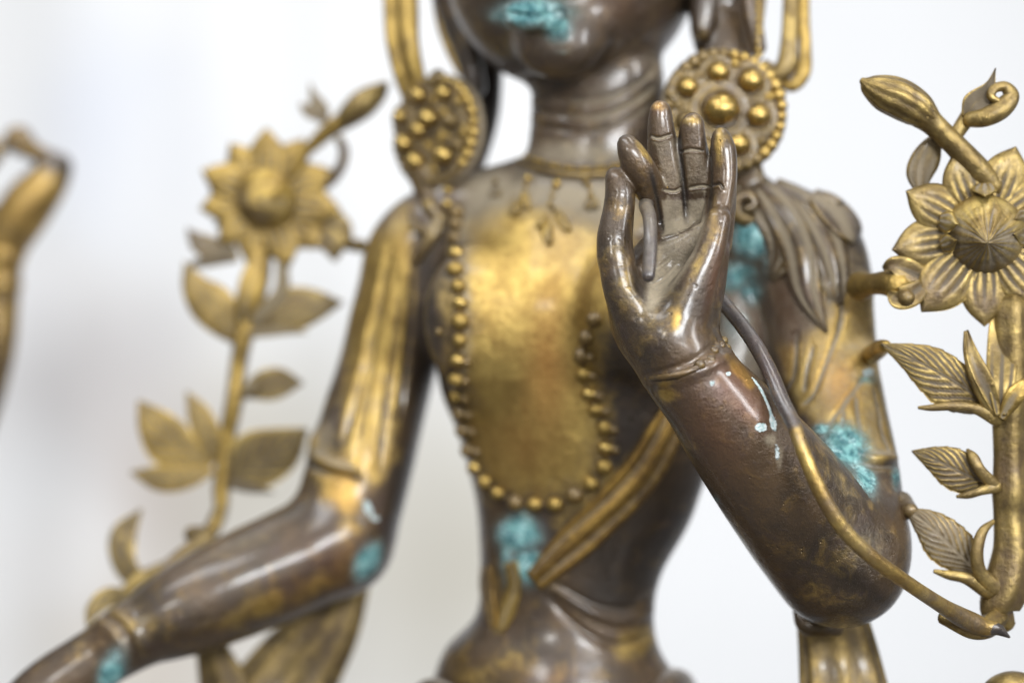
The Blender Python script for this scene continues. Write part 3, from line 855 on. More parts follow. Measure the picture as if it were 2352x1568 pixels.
S.stroke([(1900, 1000), (1990, 1048), (2070, 1050)], 8, 8, **SH); S.stroke([(1930, 1040), (2000, 1068), (2075, 1068)], 6, -8, **SH)
S.blob(1945, 1020, 60, 50, 1.2, 'verd', rot=35, **SH); S.blob(1985, 1100, 28, 46, 1.1, 'verd', rot=-20, **SH); S.blob(1890, 985, 24, 14, .95, 'verd', **SH)
S.blob(2062, 1095, 16, 34, .75, 'verd', **SH); S.blob(1995, 855, 24, 16, .7, 'white', **SH); S.blob(1998, 870, 30, 18, .6, 'verd', **SH)
S.blob(1728, 545, 46, 50, 1.2, 'verd', **CH); S.blob(1695, 632, 50, 40, .85, 'verd', rot=-20, **CH); S.blob(1722, 665, 34, 46, .75, 'verd', **CH); S.blob(1760, 610, 20, 40, .5, 'verd', **CH); S.blob(1725, 545, 40, 42, 8, **CH)
S.poly([(1740, 620), (1830, 650), (1850, 760), (1800, 900), (1700, 760), (1690, 700)], .3, 'red', soft=24, **CH)
S.poly([(1650, 720), (1770, 800), (1840, 960), (1740, 850), (1680, 790)], .9, 'dark', soft=18, dr=(.03, .3))  # shade of the hollow between chest and near arm, painted on
S.blob(1735, 740, 40, 80, .4, 'dust', **CH)
S.blob(1100, 1540, 120, 60, .25, 'gold', **CH); S.blob(700, 1360, 160, 30, .3, 'gold', rot=-24, **UA); S.blob(860, 900, 60, 260, .3, 'gold', rot=8, **UA)
S.blob(1930, 780, 80, 180, .3, 'gold', **SH); S.blob(1990, 1130, 60, 60, .3, 'dust', **SH); S.blob(1800, 470, 120, 60, .3, 'dust', **SH)
S.blob(1255, 800, 90, 320, 14, **CH)
for pts in ([(1760, 820), (1800, 900), (1830, 950)], [(1700, 620), (1745, 720), (1775, 860)], [(1870, 790), (1850, 860), (1846, 900)], [(1930, 620), (1935, 700), (1925, 760)], [(1890, 560), (1905, 640), (1905, 700)], [(2020, 960), (2038, 1010), (2045, 1040)], [(1940, 930), (1935, 980), (1950, 1020)]):
    S.stroke(pts, 4.5, -7, **SH); S.stroke(pts, 5, .6, 'dark', **SH)
bl = [(x_ * .4573 + 836.6, y_ * .4573 + 478) for x_, y_ in ((465, 20), (460, 150), (460, 310), (485, 480), (482, 665), (466, 860), (485, 1030), (525, 1215), (612, 1375), (762, 1478), (962, 1487), (1140, 1385), (1212, 1205), (1165, 1015), (1105, 835), (1120, 650), (1160, 560))]
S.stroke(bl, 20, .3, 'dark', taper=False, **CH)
for x_, y_ in ((1190, 488), (1212, 462), (1258, 520), (1298, 512), (1362, 474)): S.blob(x_, y_, 26, 22, .45, 'dark', **CH)  # shadows under the pendants painted onto the chest
S.blob(1700, 790, 70, 110, .5, 'dust', rot=-25, **CH); S.blob(1690, 740, 50, 60, .42, 'verd', **CH)
me_body = S.mesh("body")
body = link("body", me_body, M_BODY, statue)
bvh = BVHTree.FromPolygons([tuple(v) for v in S.fin], [tuple(int(i) for i in f) for f in S.f])

# ---- bands laid on the body
def band(name, pts, mat, parent, folds=3, lift=10, relief=4, dr=.06, nu=70, nv=18, sub=6, bend=None, smooth=3, taper=True):
    """pts: (x, y, half width); the strip follows the body below it"""
    global surf_min
    surf_min = dr
    c = crom(pts, sub)
    s = np.r_[0, np.cumsum(np.hypot(*np.diff(c[:, :2], axis=0).T))]; s /= s[-1]
    u = np.linspace(0, 1, nu); M_ = np.stack([np.interp(u, s, c[:, k]) for k in range(3)], 1)
    tx = np.gradient(M_[:, 0]); ty = np.gradient(M_[:, 1]); l = np.hypot(tx, ty); tx /= l; ty /= l
    vv = np.linspace(-1, 1, nv)
    dep = np.full((nu, nv), np.nan); X = np.zeros((nu, nv)); Y = np.zeros((nu, nv))
    for i in range(nu):
        for j, v in enumerate(vv):
            X[i, j] = M_[i, 0] - ty[i] * v * M_[i, 2]; Y[i, j] = M_[i, 1] + tx[i] * v * M_[i, 2]
            h, n_ = surf(X[i, j], Y[i, j])
            if h is not None: dep[i, j] = h[1]
    # fill the misses and smooth
    fb = np.nanmedian(dep)
    for i in range(nu):
        r = dep[i]; ok = ~np.isnan(r)
        if ok.any(): dep[i] = np.interp(np.arange(nv), np.nonzero(ok)[0], r[ok])
        elif i: dep[i] = dep[i - 1]
        else: dep[i] = fb
    for _ in range(smooth):
        q = np.pad(dep, 1, mode='edge'); dep = (q[:-2, 1:-1] + q[2:, 1:-1] + q[1:-1, :-2] + q[1:-1, 2:] + 2 * dep) / 6
    fr = []; bk = []; dust = []
    for i in range(nu):
        e_u = min(1, u[i] * 14, (1 - u[i]) * 14) if taper else 1
        for j, v in enumerate(vv):
            edge = (1 - abs(v) ** 6) ** .5
            g = .5 + .5 * math.cos((v + 1) * math.pi * folds + .8 * math.sin(u[i] * 5))
            d_ = dep[i, j] - (lift * edge * (.3 + .7 * e_u) + relief * g * edge) * K
            fr.append(P(X[i, j], Y[i, j], d_)); bk.append(P(X[i, j], Y[i, j], dep[i, j] + 8 * K)); dust.append(max(0, .55 - g))
    V = np.array(fr + bk); F = []; o = nu * nv
    for i in range(nu - 1):
        for j in range(nv - 1):
            a = i * nv + j
            F.append((a, a + 1, a + nv + 1, a + nv)); F.append((o + a, o + a + nv, o + a + nv + 1, o + a + 1))
        a, b = i * nv, (i + 1) * nv
        F.append((a, b, o + b, o + a)); a += nv - 1; b += nv - 1; F.append((a, o + a, o + b, b))
    for j in range(nv - 1):
        F.append((j, o + j, o + j + 1, j + 1)); a = (nu - 1) * nv + j; F.append((a, a + 1, o + a + 1, o + a))
    me = raw_mesh(name, V, F)
    set_masks(me, {'dust': np.array(dust + [0] * len(bk))})
    return link(name, me, mat, parent)

M_SASH = bronze("sash_bronze", gold=.62, dust=-.05, goldc=(.36, .22, .05), gold2=(.19, .11, .03), point=6, dpoint=4, up=.1, rough=.4)
sash = band("sash", [(1590, 900, 34), (1540, 975, 40), (1480, 1080, 44), (1400, 1170, 44), (1310, 1255, 42), (1225, 1335, 26)], M_SASH, statue, folds=2, lift=12, relief=9, nv=26)
band("sash_tail", [(1172, 1290, 16), (1180, 1340, 17), (1165, 1400, 20), (1150, 1450, 7)], M_GILT_L, statue, folds=1, lift=9, relief=4)
band("sash_tail", [(1115, 1300, 13), (1118, 1360, 16), (1135, 1440, 10)], M_SASH, statue, folds=1, lift=6, relief=3)
# shoulder scarf: dusty folds falling over the near shoulder
band("scarf", [(1690, 400, 26), (1745, 455, 40), (1790, 520, 46), (1800, 580, 40), (1770, 640, 10)], M_CLOTH, statue, folds=3, lift=11, relief=6, nv=24, smooth=6)
band("scarf", [(1775, 425, 22), (1835, 480, 48), (1885, 560, 56), (1915, 635, 40), (1930, 700, 8)], M_CLOTH, statue, folds=3, lift=8, relief=4, nv=40, nu=80, smooth=9)
band("scarf", [(1735, 410, 20), (1790, 480, 40), (1832, 570, 44), (1854, 665, 36), (1899, 764, 3)], M_CLOTH, statue, folds=2, lift=20, relief=6, nv=30, nu=80, smooth=8)
band("shoulder_lappet", [(1865, 448, 18), (1905, 478, 34), (1950, 525, 32), (1968, 560, 8)], M_CLOTH, statue, folds=1, lift=22, relief=3, smooth=8)
surf_min = .06
# pendants on the chest
def pend(pts, w_, mat=None, lift=9):
    return band("pendant", [(x, y, w_ * 1.7 * k) for (x, y), k in zip(pts, (.5, 1, 1, .4) if len(pts) == 4 else (.5, 1, .4))], mat or M_GILT_L, necklace, folds=1, lift=lift + 5, relief=3, nu=20, nv=9, smooth=2)
necklace = link("necklace", tube_mesh("necklace", [(x_, y_, surf(x_, y_)[0][1] - .001, 9) for x_, y_ in ((1172, 352), (1190, 370), (1240, 390), (1310, 402), (1370, 402), (1430, 392), (1480, 375)) if surf(x_, y_)[0] is not None], seg=12), M_DUSTY, statue)
pend([(1172, 496), (1186, 478), (1200, 472)], 7); pend([(1208, 440), (1206, 460), (1216, 482)], 7)
pend([(1228, 520), (1243, 508), (1256, 492)], 6); pend([(1278, 484), (1292, 510), (1310, 530)], 8); pend([(1262, 512), (1256, 535), (1262, 562)], 9, M_GILT_L)
pend([(1345, 480), (1360, 462), (1372, 478)], 7, M_GILT); pend([(1125, 450), (1138, 440), (1150, 452)], 7, M_DUSTY)
ME_BEAD = ball_mesh("bead", M_BOSS); ME_MIDB = ball_mesh("worn_bead", M_GILT_L); ME_DARK = ball_mesh("dull_bead", M_BEAD_D); ME_DUSTB = ball_mesh("dusty_bead", M_DUSTY)
surf_min = .06
for i in range(26):   # small pearls round the collar
    x = 1188 + i * 11.6; y = 390 - 42 * ((x - 1345) / 160) ** 2
    h, n_ = surf(x, y)
    if h is not None: ball("bead", ME_MIDB if i % 3 else ME_DUSTB, h + n_ * .001, R(6.5, .13), necklace)
for bx_, by_, dx_ in ((1215, 412, -10), (1278, 418, -8), (1350, 414, 6)):
    for k in range(4):
        h, n_ = surf(bx_ + dx_ * k * .6, by_ + k * 17)
        if h is not None: ball("bead", ME_MIDB, h + n_ * .0006, R(6.5, .12), necklace)
for x, y, r in ((1215, 412, 10), (1280, 424, 11), (1140, 420, 8), (1345, 420, 9), (1270, 480, 7), (1028, 470, 14), (1030, 440, 12)):
    h, n_ = surf(x, y)
    if h is not None: ball("bead", ME_BEAD if r > 9 else ME_DUSTB, h + n_ * .001, R(r, .12), necklace)
chain_px = [(465, 20), (465, 80), (460, 150), (465, 230), (460, 310), (475, 395), (485, 480), (485, 570), (482, 665), (470, 765), (466, 860), (465, 945), (485, 1030), (500, 1115), (525, 1215), (560, 1305), (612, 1375),
            (675, 1430), (762, 1478), (860, 1487), (962, 1487), (1058, 1440), (1140, 1385), (1205, 1300), (1212, 1205), (1205, 1105), (1165, 1015), (1130, 935), (1105, 835), (1095, 740), (1120, 650), (1160, 560)]
string = link("bead_string", tube_mesh("bead_string", [(x_ * .4573 + 836.6, y_ * .4573 + 478, (surf(x_ * .4573 + 836.6, y_ * .4573 + 478)[0][1]) - .0005, 3) for x_, y_ in chain_px], seg=8, sub=3), M_BEAD_D, statue)
DULL = {12, 13, 14, 18, 21}
for i, (x, y) in enumerate(chain_px):
    x = x * .4573 + 836.6; y = y * .4573 + 478
    h, n_ = surf(x, y)
    if h is None: continue
    o = ball("bead", ME_DARK if i in DULL or i > 28 or i < 3 else (ME_BEAD if i % 3 == 0 else ME_MIDB), h + n_ * .0006, R(19 + rng.uniform(-1.5, 1.5), .12), string, sc_=(1 + rng.uniform(-.08, .1), .9, .95 + rng.uniform(-.1, .08)))
    if 8 < i < 15 or 23 < i < 30:
        h, n_ = surf(x + 20, y + 4)
        if h is not None: ball("bead", ME_DARK, h + n_ * .0004, R(12, .12), string)
print("necklace done")

# ---- earrings
def earring(label, cx, cy, d, r, N, bosses, rim_n, wob=0.0, scale=1.0):
    fr = frame(N); c = P(cx, cy, d); rr = R(r, d)
    def prof(p): return [(a * rr, b * rr) for a, b in p]
    v, f = lathe(prof([(.001, .10), (.30, .11), (.60, .10), (.80, .06), (.93, .02), (.99, -.05), (.97, -.16), (.7, -.26), (.35, -.30), (.001, -.30)]), 56, c, fr)
    me = merge("earring", [(v, f)])
    e = link("earring", me, M_DUSTY, statue); e['label'] = label
    for k in range(rim_n):
        a = 2 * math.pi * k / rim_n + .1
        q = c + (fr[0] * math.cos(a) + fr[1] * math.sin(a)) * rr * .885 + fr[2] * rr * .05
        ball("bead", ME_BEAD if -.9 < a - .4 < 1.1 or a > 5.4 else ME_DUSTB, q, rr * .098 * (1 + .15 * math.sin(k * 7)), e)
    for (bx, by, br, kind) in bosses:
        q = c + (fr[0] * bx + fr[1] * by) * rr + fr[2] * rr * .085
        b_ = br * rr
        v, f = lathe([(a * b_, h * b_) for a, h in ((1.85, -.1), (1.80, .14), (1.66, .26), (1.52, .18), (1.44, .18), (1.32, .34), (1.16, .26), (1.04, .10), (1.0, .05))], 30, q, fr)
        link("boss_setting", merge("boss_setting", [(v, f)]), M_DUSTY, e)
        me_ = ME_BEAD if kind else ME_DUSTB
        o = ball("boss", me_, q + fr[2] * b_ * .50, b_ * .98, e, sc_=(1.04, 1.0, .92))
    k = 0
    for q_ in range(400):
        ax, ay = rng.uniform(-.78, .78, 2)
        if math.hypot(ax, ay) > .74: continue
        if any(math.hypot(ax - b_[0], ay - b_[1]) < b_[2] * 1.7 for b_ in bosses): continue
        ball("bead", ME_MIDB if k % 2 else ME_DUSTB, c + (fr[0] * ax + fr[1] * ay) * rr + fr[2] * rr * .08, rr * rng.uniform(.065, .095), e); k += 1
        if k > 26: break
    return e
B8 = [(-.10, -.02, .27, 1), (-.12, .56, .165, 1), (.38, .43, .19, 1), (.48, -.10, .185, 1), (.16, -.55, .18, 1), (-.60, .32, .16, 1), (-.62, -.20, .16, 0), (-.35, -.60, .165, 0)]
e1 = earring("large round beaded ear disc half hidden by the raised fingers", 1664, 256, .112, 150, (.10, -1, .08), B8, 34)
B9 = [(-.28, .02, .15, 1), (.28, .60, .15, 1), (-.30, .62, .16, 1), (.45, .12, .15, 0), (-.05, .20, .18, 1), (-.62, -.18, .17, 1), (-.32, -.52, .18, 1), (.32, -.46, .18, 1), (.0, -.86, .10, 0), (.62, -.30, .12, 0), (-.75, .30, .13, 1), (.05, .86, .11, 0)]
e2 = earring("beaded ear disc seen obliquely beside the far cheek", 1003, 302, .185, 134, (-.82, -1, .05), B9, 30)
tube("earring_stem", [(1690, 370, .125, 60), (1725, 420, .125, 36), (1742, 460, .12, 20)], M_DUSTY, e1, flat=.5)
tube("earring_scroll", [(1752, 430, .118, 10), (1752, 480, .113, 15), (1726, 506, .110, 17), (1694, 492, .108, 16), (1694, 460, .107, 14), (1720, 450, .106, 12), (1732, 470, .105, 10), (1716, 480, .104, 8)], M_DUSTY, e1)
tube("earring_stem", [(1000, 400, .19, 66), (1000, 450, .187, 46), (1000, 500, .183, 26)], M_DUSTY, e2, flat=.55)
tube("earring_scroll", [(985, 470, .178, 20), (1010, 512, .176, 14), (990, 545, .174, 16), (965, 585, .176, 14), (950, 620, .18, 7)], M_DUSTY, e2)
tube("earring_scroll", [(1015, 500, .176, 16), (985, 530, .174, 13), (955, 520, .174, 12), (945, 490, .178, 10)], M_DUSTY, e2)
# gilt ribbon loops hanging beside the ears
tube("ribbon_loop", [(895, -330, .22, 22), (900, -100, .21, 22), (902, 20, .205, 22), (908, 100, .20, 22), (930, 180, .2, 24), (955, 250, .205, 20)], M_GILT_L, statue, flat=.5)
tube("ribbon_loop", [(935, -330, .20, 22), (936, -100, .195, 22), (938, 20, .19, 24), (942, 100, .188, 22), (958, 180, .192, 20), (978, 250, .2, 16)], M_GILT_L, statue, flat=.6)
tube("ribbon_loop", [(998, -300, .215, 15), (1003, -60, .215, 15), (1012, 40, .213, 14), (1032, 110, .21, 12), (1060, 170, .205, 10)], M_GILT_L, statue, flat=.7)
tube("ribbon_loop", [(1848, -330, .14, 15), (1846, -100, .135, 15), (1845, 30, .13, 15), (1849, 110, .128, 15), (1845, 165, .126, 18), (1822, 196, .126, 16), (1795, 190, .128, 12)], M_GILT_L, statue, flat=.7)
tube("ribbon_loop", [(1818, -330, .135, 18), (1818, -100, .13, 18), (1816, 30, .127, 19), (1812, 100, .125, 20), (1806, 150, .125, 24), (1784, 170, .126, 22), (1752, 150, .13, 16)], M_GILT, statue, flat=.6)
tube("ribbon_loop", [(1752, -330, .13, 13), (1748, -60, .125, 13), (1742, 60, .12, 12), (1742, 130, .12, 10)], M_GILT, statue, flat=.7)
for y in range(-40, 140, 17): ball("bead", ME_BEAD, P(1741, y, .116), R(7, .116), e1)

# ---- bracelet of uneven lumps at the near wrist
brace = link("bracelet", tube_mesh("bracelet", [(1486, 866, .004, 5), (1500, 868, -.012, 7), (1545, 862, -.0215, 8), (1600, 845, -.0215, 8), (1645, 812, -.014, 7), (1660, 786, .0, 6)], seg=10), M_BROWN, statue)
ME_BRB = ball_mesh('brown_bead', M_BROWN)
for x, y, d, r in ((1492, 866, -.006, 13), (1512, 863, -.0125, 11), (1535, 866, -.018, 9), (1556, 862, -.021, 10), (1582, 852, -.0215, 9), (1607, 838, -.0205, 14), (1632, 826, -.0175, 13), (1640, 806, -.0145, 12), (1655, 795, -.008, 12),
                   (1668, 800, -.0035, 12), (1676, 812, .002, 10), (1648, 785, -.002, 10), (1662, 783, .004, 11), (1622, 845, -.018, 9)):
    ball("bead", ME_BRB if rng.rand() < .7 else ME_DUSTB, P(x, y, d), R(r), brace, sc_=(1, .9, .85 + .3 * rng.rand()))

# ---- falling scarves behind the arms, and the robe at the hips
M_FALL = bronze("scarf_back_bronze", gold=.5, dust=.22, goldc=(.36, .25, .085), gold2=(.20, .14, .05), point=6, dpoint=7, rough=.42, up=.1)
tube("falling_scarf", [(800, 1330, .235, 50), (750, 1440, .232, 74), (680, 1540, .23, 100), (600, 1680, .22, 120), (560, 1850, .20, 120)], M_FALL, statue, seg=72, flat=.35, ridges=9, ridge=.07)
tube("falling_scarf", [(470, 1430, .21, 26), (490, 1500, .21, 40), (520, 1600, .21, 60), (560, 1800, .20, 70)], M_FALL, statue, seg=48, flat=.35, ridges=6, ridge=.08)
tube("falling_scarf", [(1905, 1380, .09, 74), (1915, 1440, .088, 80), (1932, 1540, .085, 92), (1955, 1700, .07, 110), (1980, 1900, .04, 120)], M_FALL, statue, seg=72, flat=.4, ridges=8, ridge=.06)
tube("scarf_knot", [(1832, 1400, .07, 12), (1850, 1432, .066, 22), (1885, 1440, .064, 22), (1925, 1446, .066, 14)], M_CLOTH, statue)
tube("robe_roll", [(960, 1620, .19, 34), (1000, 1590, .13, 34), (1100, 1640, .10, 34), (1280, 1680, .09, 34), (1450, 1640, .10, 34), (1545, 1570, .14, 36), (1575, 1600, .20, 36)], M_CLOTH, statue)
tube("robe_scroll", [(2290, 1640, .03, 30), (2290, 1600, .03, 40), (2330, 1580, .03, 40), (2375, 1600, .03, 36), (2380, 1660, .03, 30)], M_GILT, statue)
adopt(statue)
# ================================================================ NEAR LOTUS SPRAY (right)
def flower(parent, cx, cy, d, R0, R1, n, a0, mat, matc, w_=.36, tipd=0.0, R2=None, pw=(.75, .85, 1.0, 1.0, .68)):
    """n petals round (cx, cy), a domed half open bud in the middle"""
    ps = []
    for i in range(n):
        a = math.radians(a0 + i * 360 / n) + rng.uniform(-.03, .03)
        rt = R1 * (1 + rng.uniform(-.04, .05)) if R2 is None else R2[i % len(R2)]
        ca, sa = math.cos(a), -math.sin(a)
        dz = (0, .0012)[i % 2]
        mid = [(cx + ca * R0 * .55, cy + sa * R0 * .55, d + dz), (cx + ca * (R0 + rt) * .5, cy + sa * (R0 + rt) * .5, d + dz - .001), (cx + ca * rt, cy + sa * rt, d + dz + tipd)]
        W = (rt) * w_
        p = leaf("petal", mat, parent, mid, [W * q for q in pw] + [1], [W * q for q in pw] + [1], veins=5, th=11, mode='petal', cup=9, nu=40, nv=15, relief=7)
        ps.append(p)
    if matc is None: return
    fr = frame((-.22, -1, -.22)); c = P(cx - 4, cy + 2, d + .001); rr = R(R0 * 1.02, d)
    lob = lambda r, th: .7 * rr * (.10 * np.abs(np.cos(th * 2.5 + .6 + 1.6 * r / rr)) + .045 * np.cos(th * 7 + 1.0 + 3 * r / rr) * np.cos(th * 2 + .3) + .022 * np.cos(th * 23 + 2 * np.sin(th * 3))) * math.sin(min(r / rr, 1) * math.pi) ** .7
    prof = [(rr * 1.0, -.02 * rr), (rr * 1.03, .10 * rr), (rr * .98, .22 * rr), (rr * .86, .36 * rr), (rr * .70, .52 * rr), (rr * .52, .72 * rr), (rr * .34, .95 * rr), (rr * .17, 1.18 * rr), (rr * .06, 1.32 * rr), (rr * .003, 1.37 * rr)]
    v, f = lathe(prof, 120, c, fr, lob=lob)
    nz_ = (fbm(v, 95, 7, 3) - .5) * rr * .50 * np.clip(1.15 - np.hypot(*(proj(v)[k] - (cx, cy)[k] for k in (0, 1))) / (R0 * 1.1), 0, 1)
    v = v + nz_[:, None] * np.array((-.2, -1, .1))
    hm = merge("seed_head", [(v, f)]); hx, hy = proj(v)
    lit_top = np.clip((cy + 2 - hy) / (R0 * .35), 0, 1) * np.clip(1.35 - np.hypot(hx - cx, hy - cy + R0 * .30) / (R0 * .75), 0, 1)  # gold on the lit top, brown below: the head's shading painted in
    set_masks(hm, {'gold': lit_top * (.5 + 1.1 * (lob(rr * .5, np.tile(np.linspace(0, 2 * math.pi, 120, endpoint=False), len(prof))) / rr)  / .1) , 'dust': -.0 + .35 * (1 - lit_top)})
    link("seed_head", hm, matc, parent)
    if R0 > 80:      # folded inner petals pressed against the head
        for a_, w2, l2 in ((168, .30, .52), (200, .26, .45), (352, .30, .46), (20, .22, .40), (90, .34, .36)):
            a = math.radians(a_); ca, sa = math.cos(a), -math.sin(a)
            leaf("inner_petal", matc, parent, [(cx + ca * R0 * 1.22, cy - 8 + sa * R0 * 1.22, d - .004), (cx + ca * R0 * 1.0, cy - 8 + sa * R0 * 1.0, d - .0085), (cx + ca * R0 * (1.22 - l2), cy - 8 + sa * R0 * (1.22 - l2), d - .0135)],
                 [R0 * w2 * .6, R0 * w2, 1], [R0 * w2 * .6, R0 * w2, 1], veins=3, th=6, mode='petal', nu=18, nv=8, relief=3, cup=14)

near = tag(empty("lotus_spray", tuple(P(2300, 1430, .03))), "sharp dusty gold metal lotus with veined leaves on a thick stem beside the near elbow", "lotus", "metal lotus sprays beside the statue's arms")
ND = .035
fl = link("flower_back", merge("flower_back", [lathe([(R(a, ND), h) for a, h in ((1, -.008), (60, -.008), (96, -.006), (100, -.004), (90, -.003), (1, -.003))], 40, P(2262, 535, ND + .001), frame((0, -1, 0)))]), M_DUSTY, near)
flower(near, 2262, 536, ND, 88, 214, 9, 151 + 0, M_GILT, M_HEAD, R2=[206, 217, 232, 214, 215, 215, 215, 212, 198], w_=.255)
# buds and curls over the flower
near_bud = tube("bud", [(1981, 186, .03, 8), (1996, 196, .03, 24), (2030, 212, .03, 40), (2068, 228, .031, 44), (2105, 250, .032, 40), (2130, 270, .033, 30)], M_GILT, near, seg=48, ridges=10, ridge=.045)
tube("bud_stalk", [(2120, 264, .033, 34), (2146, 288, .034, 27), (2190, 330, .035, 26), (2240, 385, .037, 30), (2275, 430, .04, 32)], M_GILT, near, seg=28)
tube("bud_stalk", [(2190, 318, .036, 16), (2212, 285, .036, 18), (2228, 262, .035, 20)], M_GILT, near)
leaf("curled_sepal", M_GILT, near, [(2214, 272, .034), (2240, 240, .031), (2268, 205, .033), (2287, 156, .034)], [8, 30, 24, 8, 1], [8, 20, 30, 12, 1], veins=0, th=14, cup=-10, relief=0)
tube("curled_sepal", [(2226, 275, .032, 18), (2262, 270, .028, 22), (2300, 250, .028, 24), (2322, 222, .029, 19), (2308, 200, .029, 13), (2284, 204, .028, 11), (2276, 222, .027, 10), (2292, 232, .026, 7)], M_GILT, near)
leaf("curved_leaf", M_DUSTY, near, [(2115, 440, .045), (2112, 390, .043), (2128, 340, .042), (2160, 300, .042)], [14, 30, 26, 14, 4], [10, 34, 42, 34, 10], veins=3, th=12, cup=8, relief=3, mode='petal')
# curled joint between flower and arm
tube("scroll", [(1975, 658, .068, 34), (2005, 652, .055, 25), (2040, 650, .045, 30), (2064, 656, .04, 36)], M_GILT_L, near)
leaf("scroll_leaf", M_GILT, near, [(2120, 640, .038), (2080, 620, .037), (2050, 610, .038), (2028, 618, .04)], [20, 26, 22, 6], [24, 30, 26, 6], veins=2, th=16, cup=-8, relief=3, mode='petal')
leaf("scroll_leaf", M_GILT, near, [(2120, 655, .036), (2090, 676, .033), (2062, 686, .034), (2040, 672, .037)], [20, 30, 26, 6], [16, 26, 26, 6], veins=2, th=18, cup=-10, relief=4, mode='petal')
ball("scroll_knob", ME_DUSTB, P(2082, 684, .031), R(20), near)
# stem
M_STEM = M_GILT
tube("stem", [(2322, 700, .040, 40), (2322, 860, .040, 44), (2318, 950, .040, 40), (2318, 1050, .039, 37), (2320, 1130, .038, 42), (2318, 1180, .038, 37), (2324, 1260, .037, 44), (2310, 1340, .036, 50), (2292, 1400, .035, 42), (2310, 1432, .034, 22)], M_STEM, near, seg=36, ridges=5, ridge=.06)
leaf("stem_leaf", M_GILT, near, [(2296, 960, .030), (2262, 890, .026), (2232, 820, .028), (2222, 757, .032)], [8, 14, 13, 2], [8, 26, 22, 2], veins=1, th=12, relief=3, mode='petal', cup=-8)
leaf("stem_leaf", M_GILT, near, [(2300, 955, .028), (2300, 880, .028), (2303, 800, .036), (2306, 700, .041)], [14, 34, 36, 28], [14, 34, 36, 28], veins=3, th=14, relief=4, mode='petal', cup=-8)
leaf("stem_leaf", M_GILT_L, near, [(2300, 962, .028), (2335, 900, .024), (2380, 860, .028)], [10, 20, 2], [10, 24, 2], veins=1, th=12, relief=3, mode='petal')
# side leaves: tip, midrib, widths
def side_leaf(mid, wl, wr, veins, mat=M_GILT, relief=5, th=9, serr=.05, par=near):
    return leaf("leaf", mat, par, mid, wl, wr, veins=veins, th=th, mode='leaf', relief=relief, serr=serr, cup=10, nu=70, nv=14)
side_leaf([(2282, 948, .036), (2215, 890, .030), (2120, 835, .030), (2023, 790, .036)], [8, 56, 72, 56, 28, 2], [6, 34, 48, 50, 30, 2], 9)
side_leaf([(2276, 1110, .036), (2220, 1090, .031), (2160, 1060, .031), (2094, 1035, .035)], [6, 44, 48, 28, 2], [6, 40, 48, 30, 2], 8)
side_leaf([(2256, 1320, .036), (2200, 1270, .031), (2140, 1210, .031), (2078, 1166, .038)], [8, 42, 56, 36, 3], [6, 48, 52, 34, 3], 9, mat=M_DUSTY)
for pts in ([(2110, 936, .031, 4), (2140, 936, .029, 8), (2190, 932, .027, 11), (2240, 938, .028, 13), (2290, 962, .031, 18)],
            [(2218, 762, .031, 5), (2222, 810, .029, 10), (2238, 870, .027, 12), (2262, 920, .028, 13), (2296, 965, .031, 18)],
            [(2222, 1032, .031, 4), (2236, 1050, .028, 12), (2252, 1080, .027, 13), (2286, 1118, .031, 16)],
            [(2198, 1140, .031, 4), (2225, 1136, .029, 9), (2255, 1126, .028, 11), (2290, 1116, .031, 16)],
            [(2282, 1196, .031, 5), (2256, 1222, .027, 12), (2244, 1270, .026, 15), (2252, 1316, .027, 17), (2285, 1352, .031, 26)],
            [(2146, 1311, .031, 5), (2180, 1320, .029, 11), (2220, 1328, .028, 14), (2275, 1356, .031, 24)]):
    tube("rolled_leaf_edge", pts, M_GILT, near, flat=.7, seg=16)
tube("peg", [(2000, 815, .075, 22), (2022, 800, .055, 20), (2034, 794, .040, 14)], M_GILT_L, near)
tube("peg", [(2066, 1160, .05, 34), (2080, 1168, .044, 26), (2092, 1172, .038, 18)], M_DUSTY, near)
tube("broken_joint", [(2165, 1418, .022, 14), (2190, 1424, .020, 20), (2230, 1442, .018, 22), (2262, 1440, .022, 24), (2290, 1420, .03, 26)], M_GILT, near, ridges=5, ridge=.1, seg=24)
adopt(near)

# ---- the loose metal stem held through the fingers
rod_near = [(1489, 636, -.0245, 15), (1492, 600, -.0225, 16), (1494, 545, -.0185, 16), (1492, 500, -.011, 16), (1484, 474, .003, 17), (1492, 462, .016, 17), (1530, 500, .050, 17), (1585, 590, .054, 17), (1640, 668, .040, 17)]
rod = tag(link("metal_stem", tube_mesh("metal_stem", rod_near + [(1702, 745, .018, 17), (1740, 800, .004, 18), (1772, 862, -.008, 18), (1796, 920, -.017, 18), (1822, 972, -.024, 17),
          (1850, 1050, -.029, 17), (1890, 1140, -.030, 18), (1940, 1218, -.028, 18), (2010, 1285, -.022, 18), (2090, 1342, -.010, 17), (2160, 1388, .004, 18), (2200, 1412, .012, 22), (2235, 1430, .016, 24), (2262, 1440, .017, 20), (2290, 1444, .017, 15), (2318, 1462, .016, 3)],
          seg=24, sub=10), M_ROD), "long bent metal stem threaded through the raised fingers, grey above and gold below", "metal stem")
mr = rod.data
cv = np.array([tuple(v.co) for v in mr.vertices]); rx, ry = proj(cv)
gm = np.clip((ry - 965 + (rx - 1820) * .5) / 26, 0, 1) * .95
gm[(rx < 1600)] = 0
set_masks(mr, {'gold': gm * .62, 'dust': np.where(rx < 1560, .45, .08), 'dark': np.where(np.hypot(rx - 2300, ry - 1452) < 24, .8, 0)})

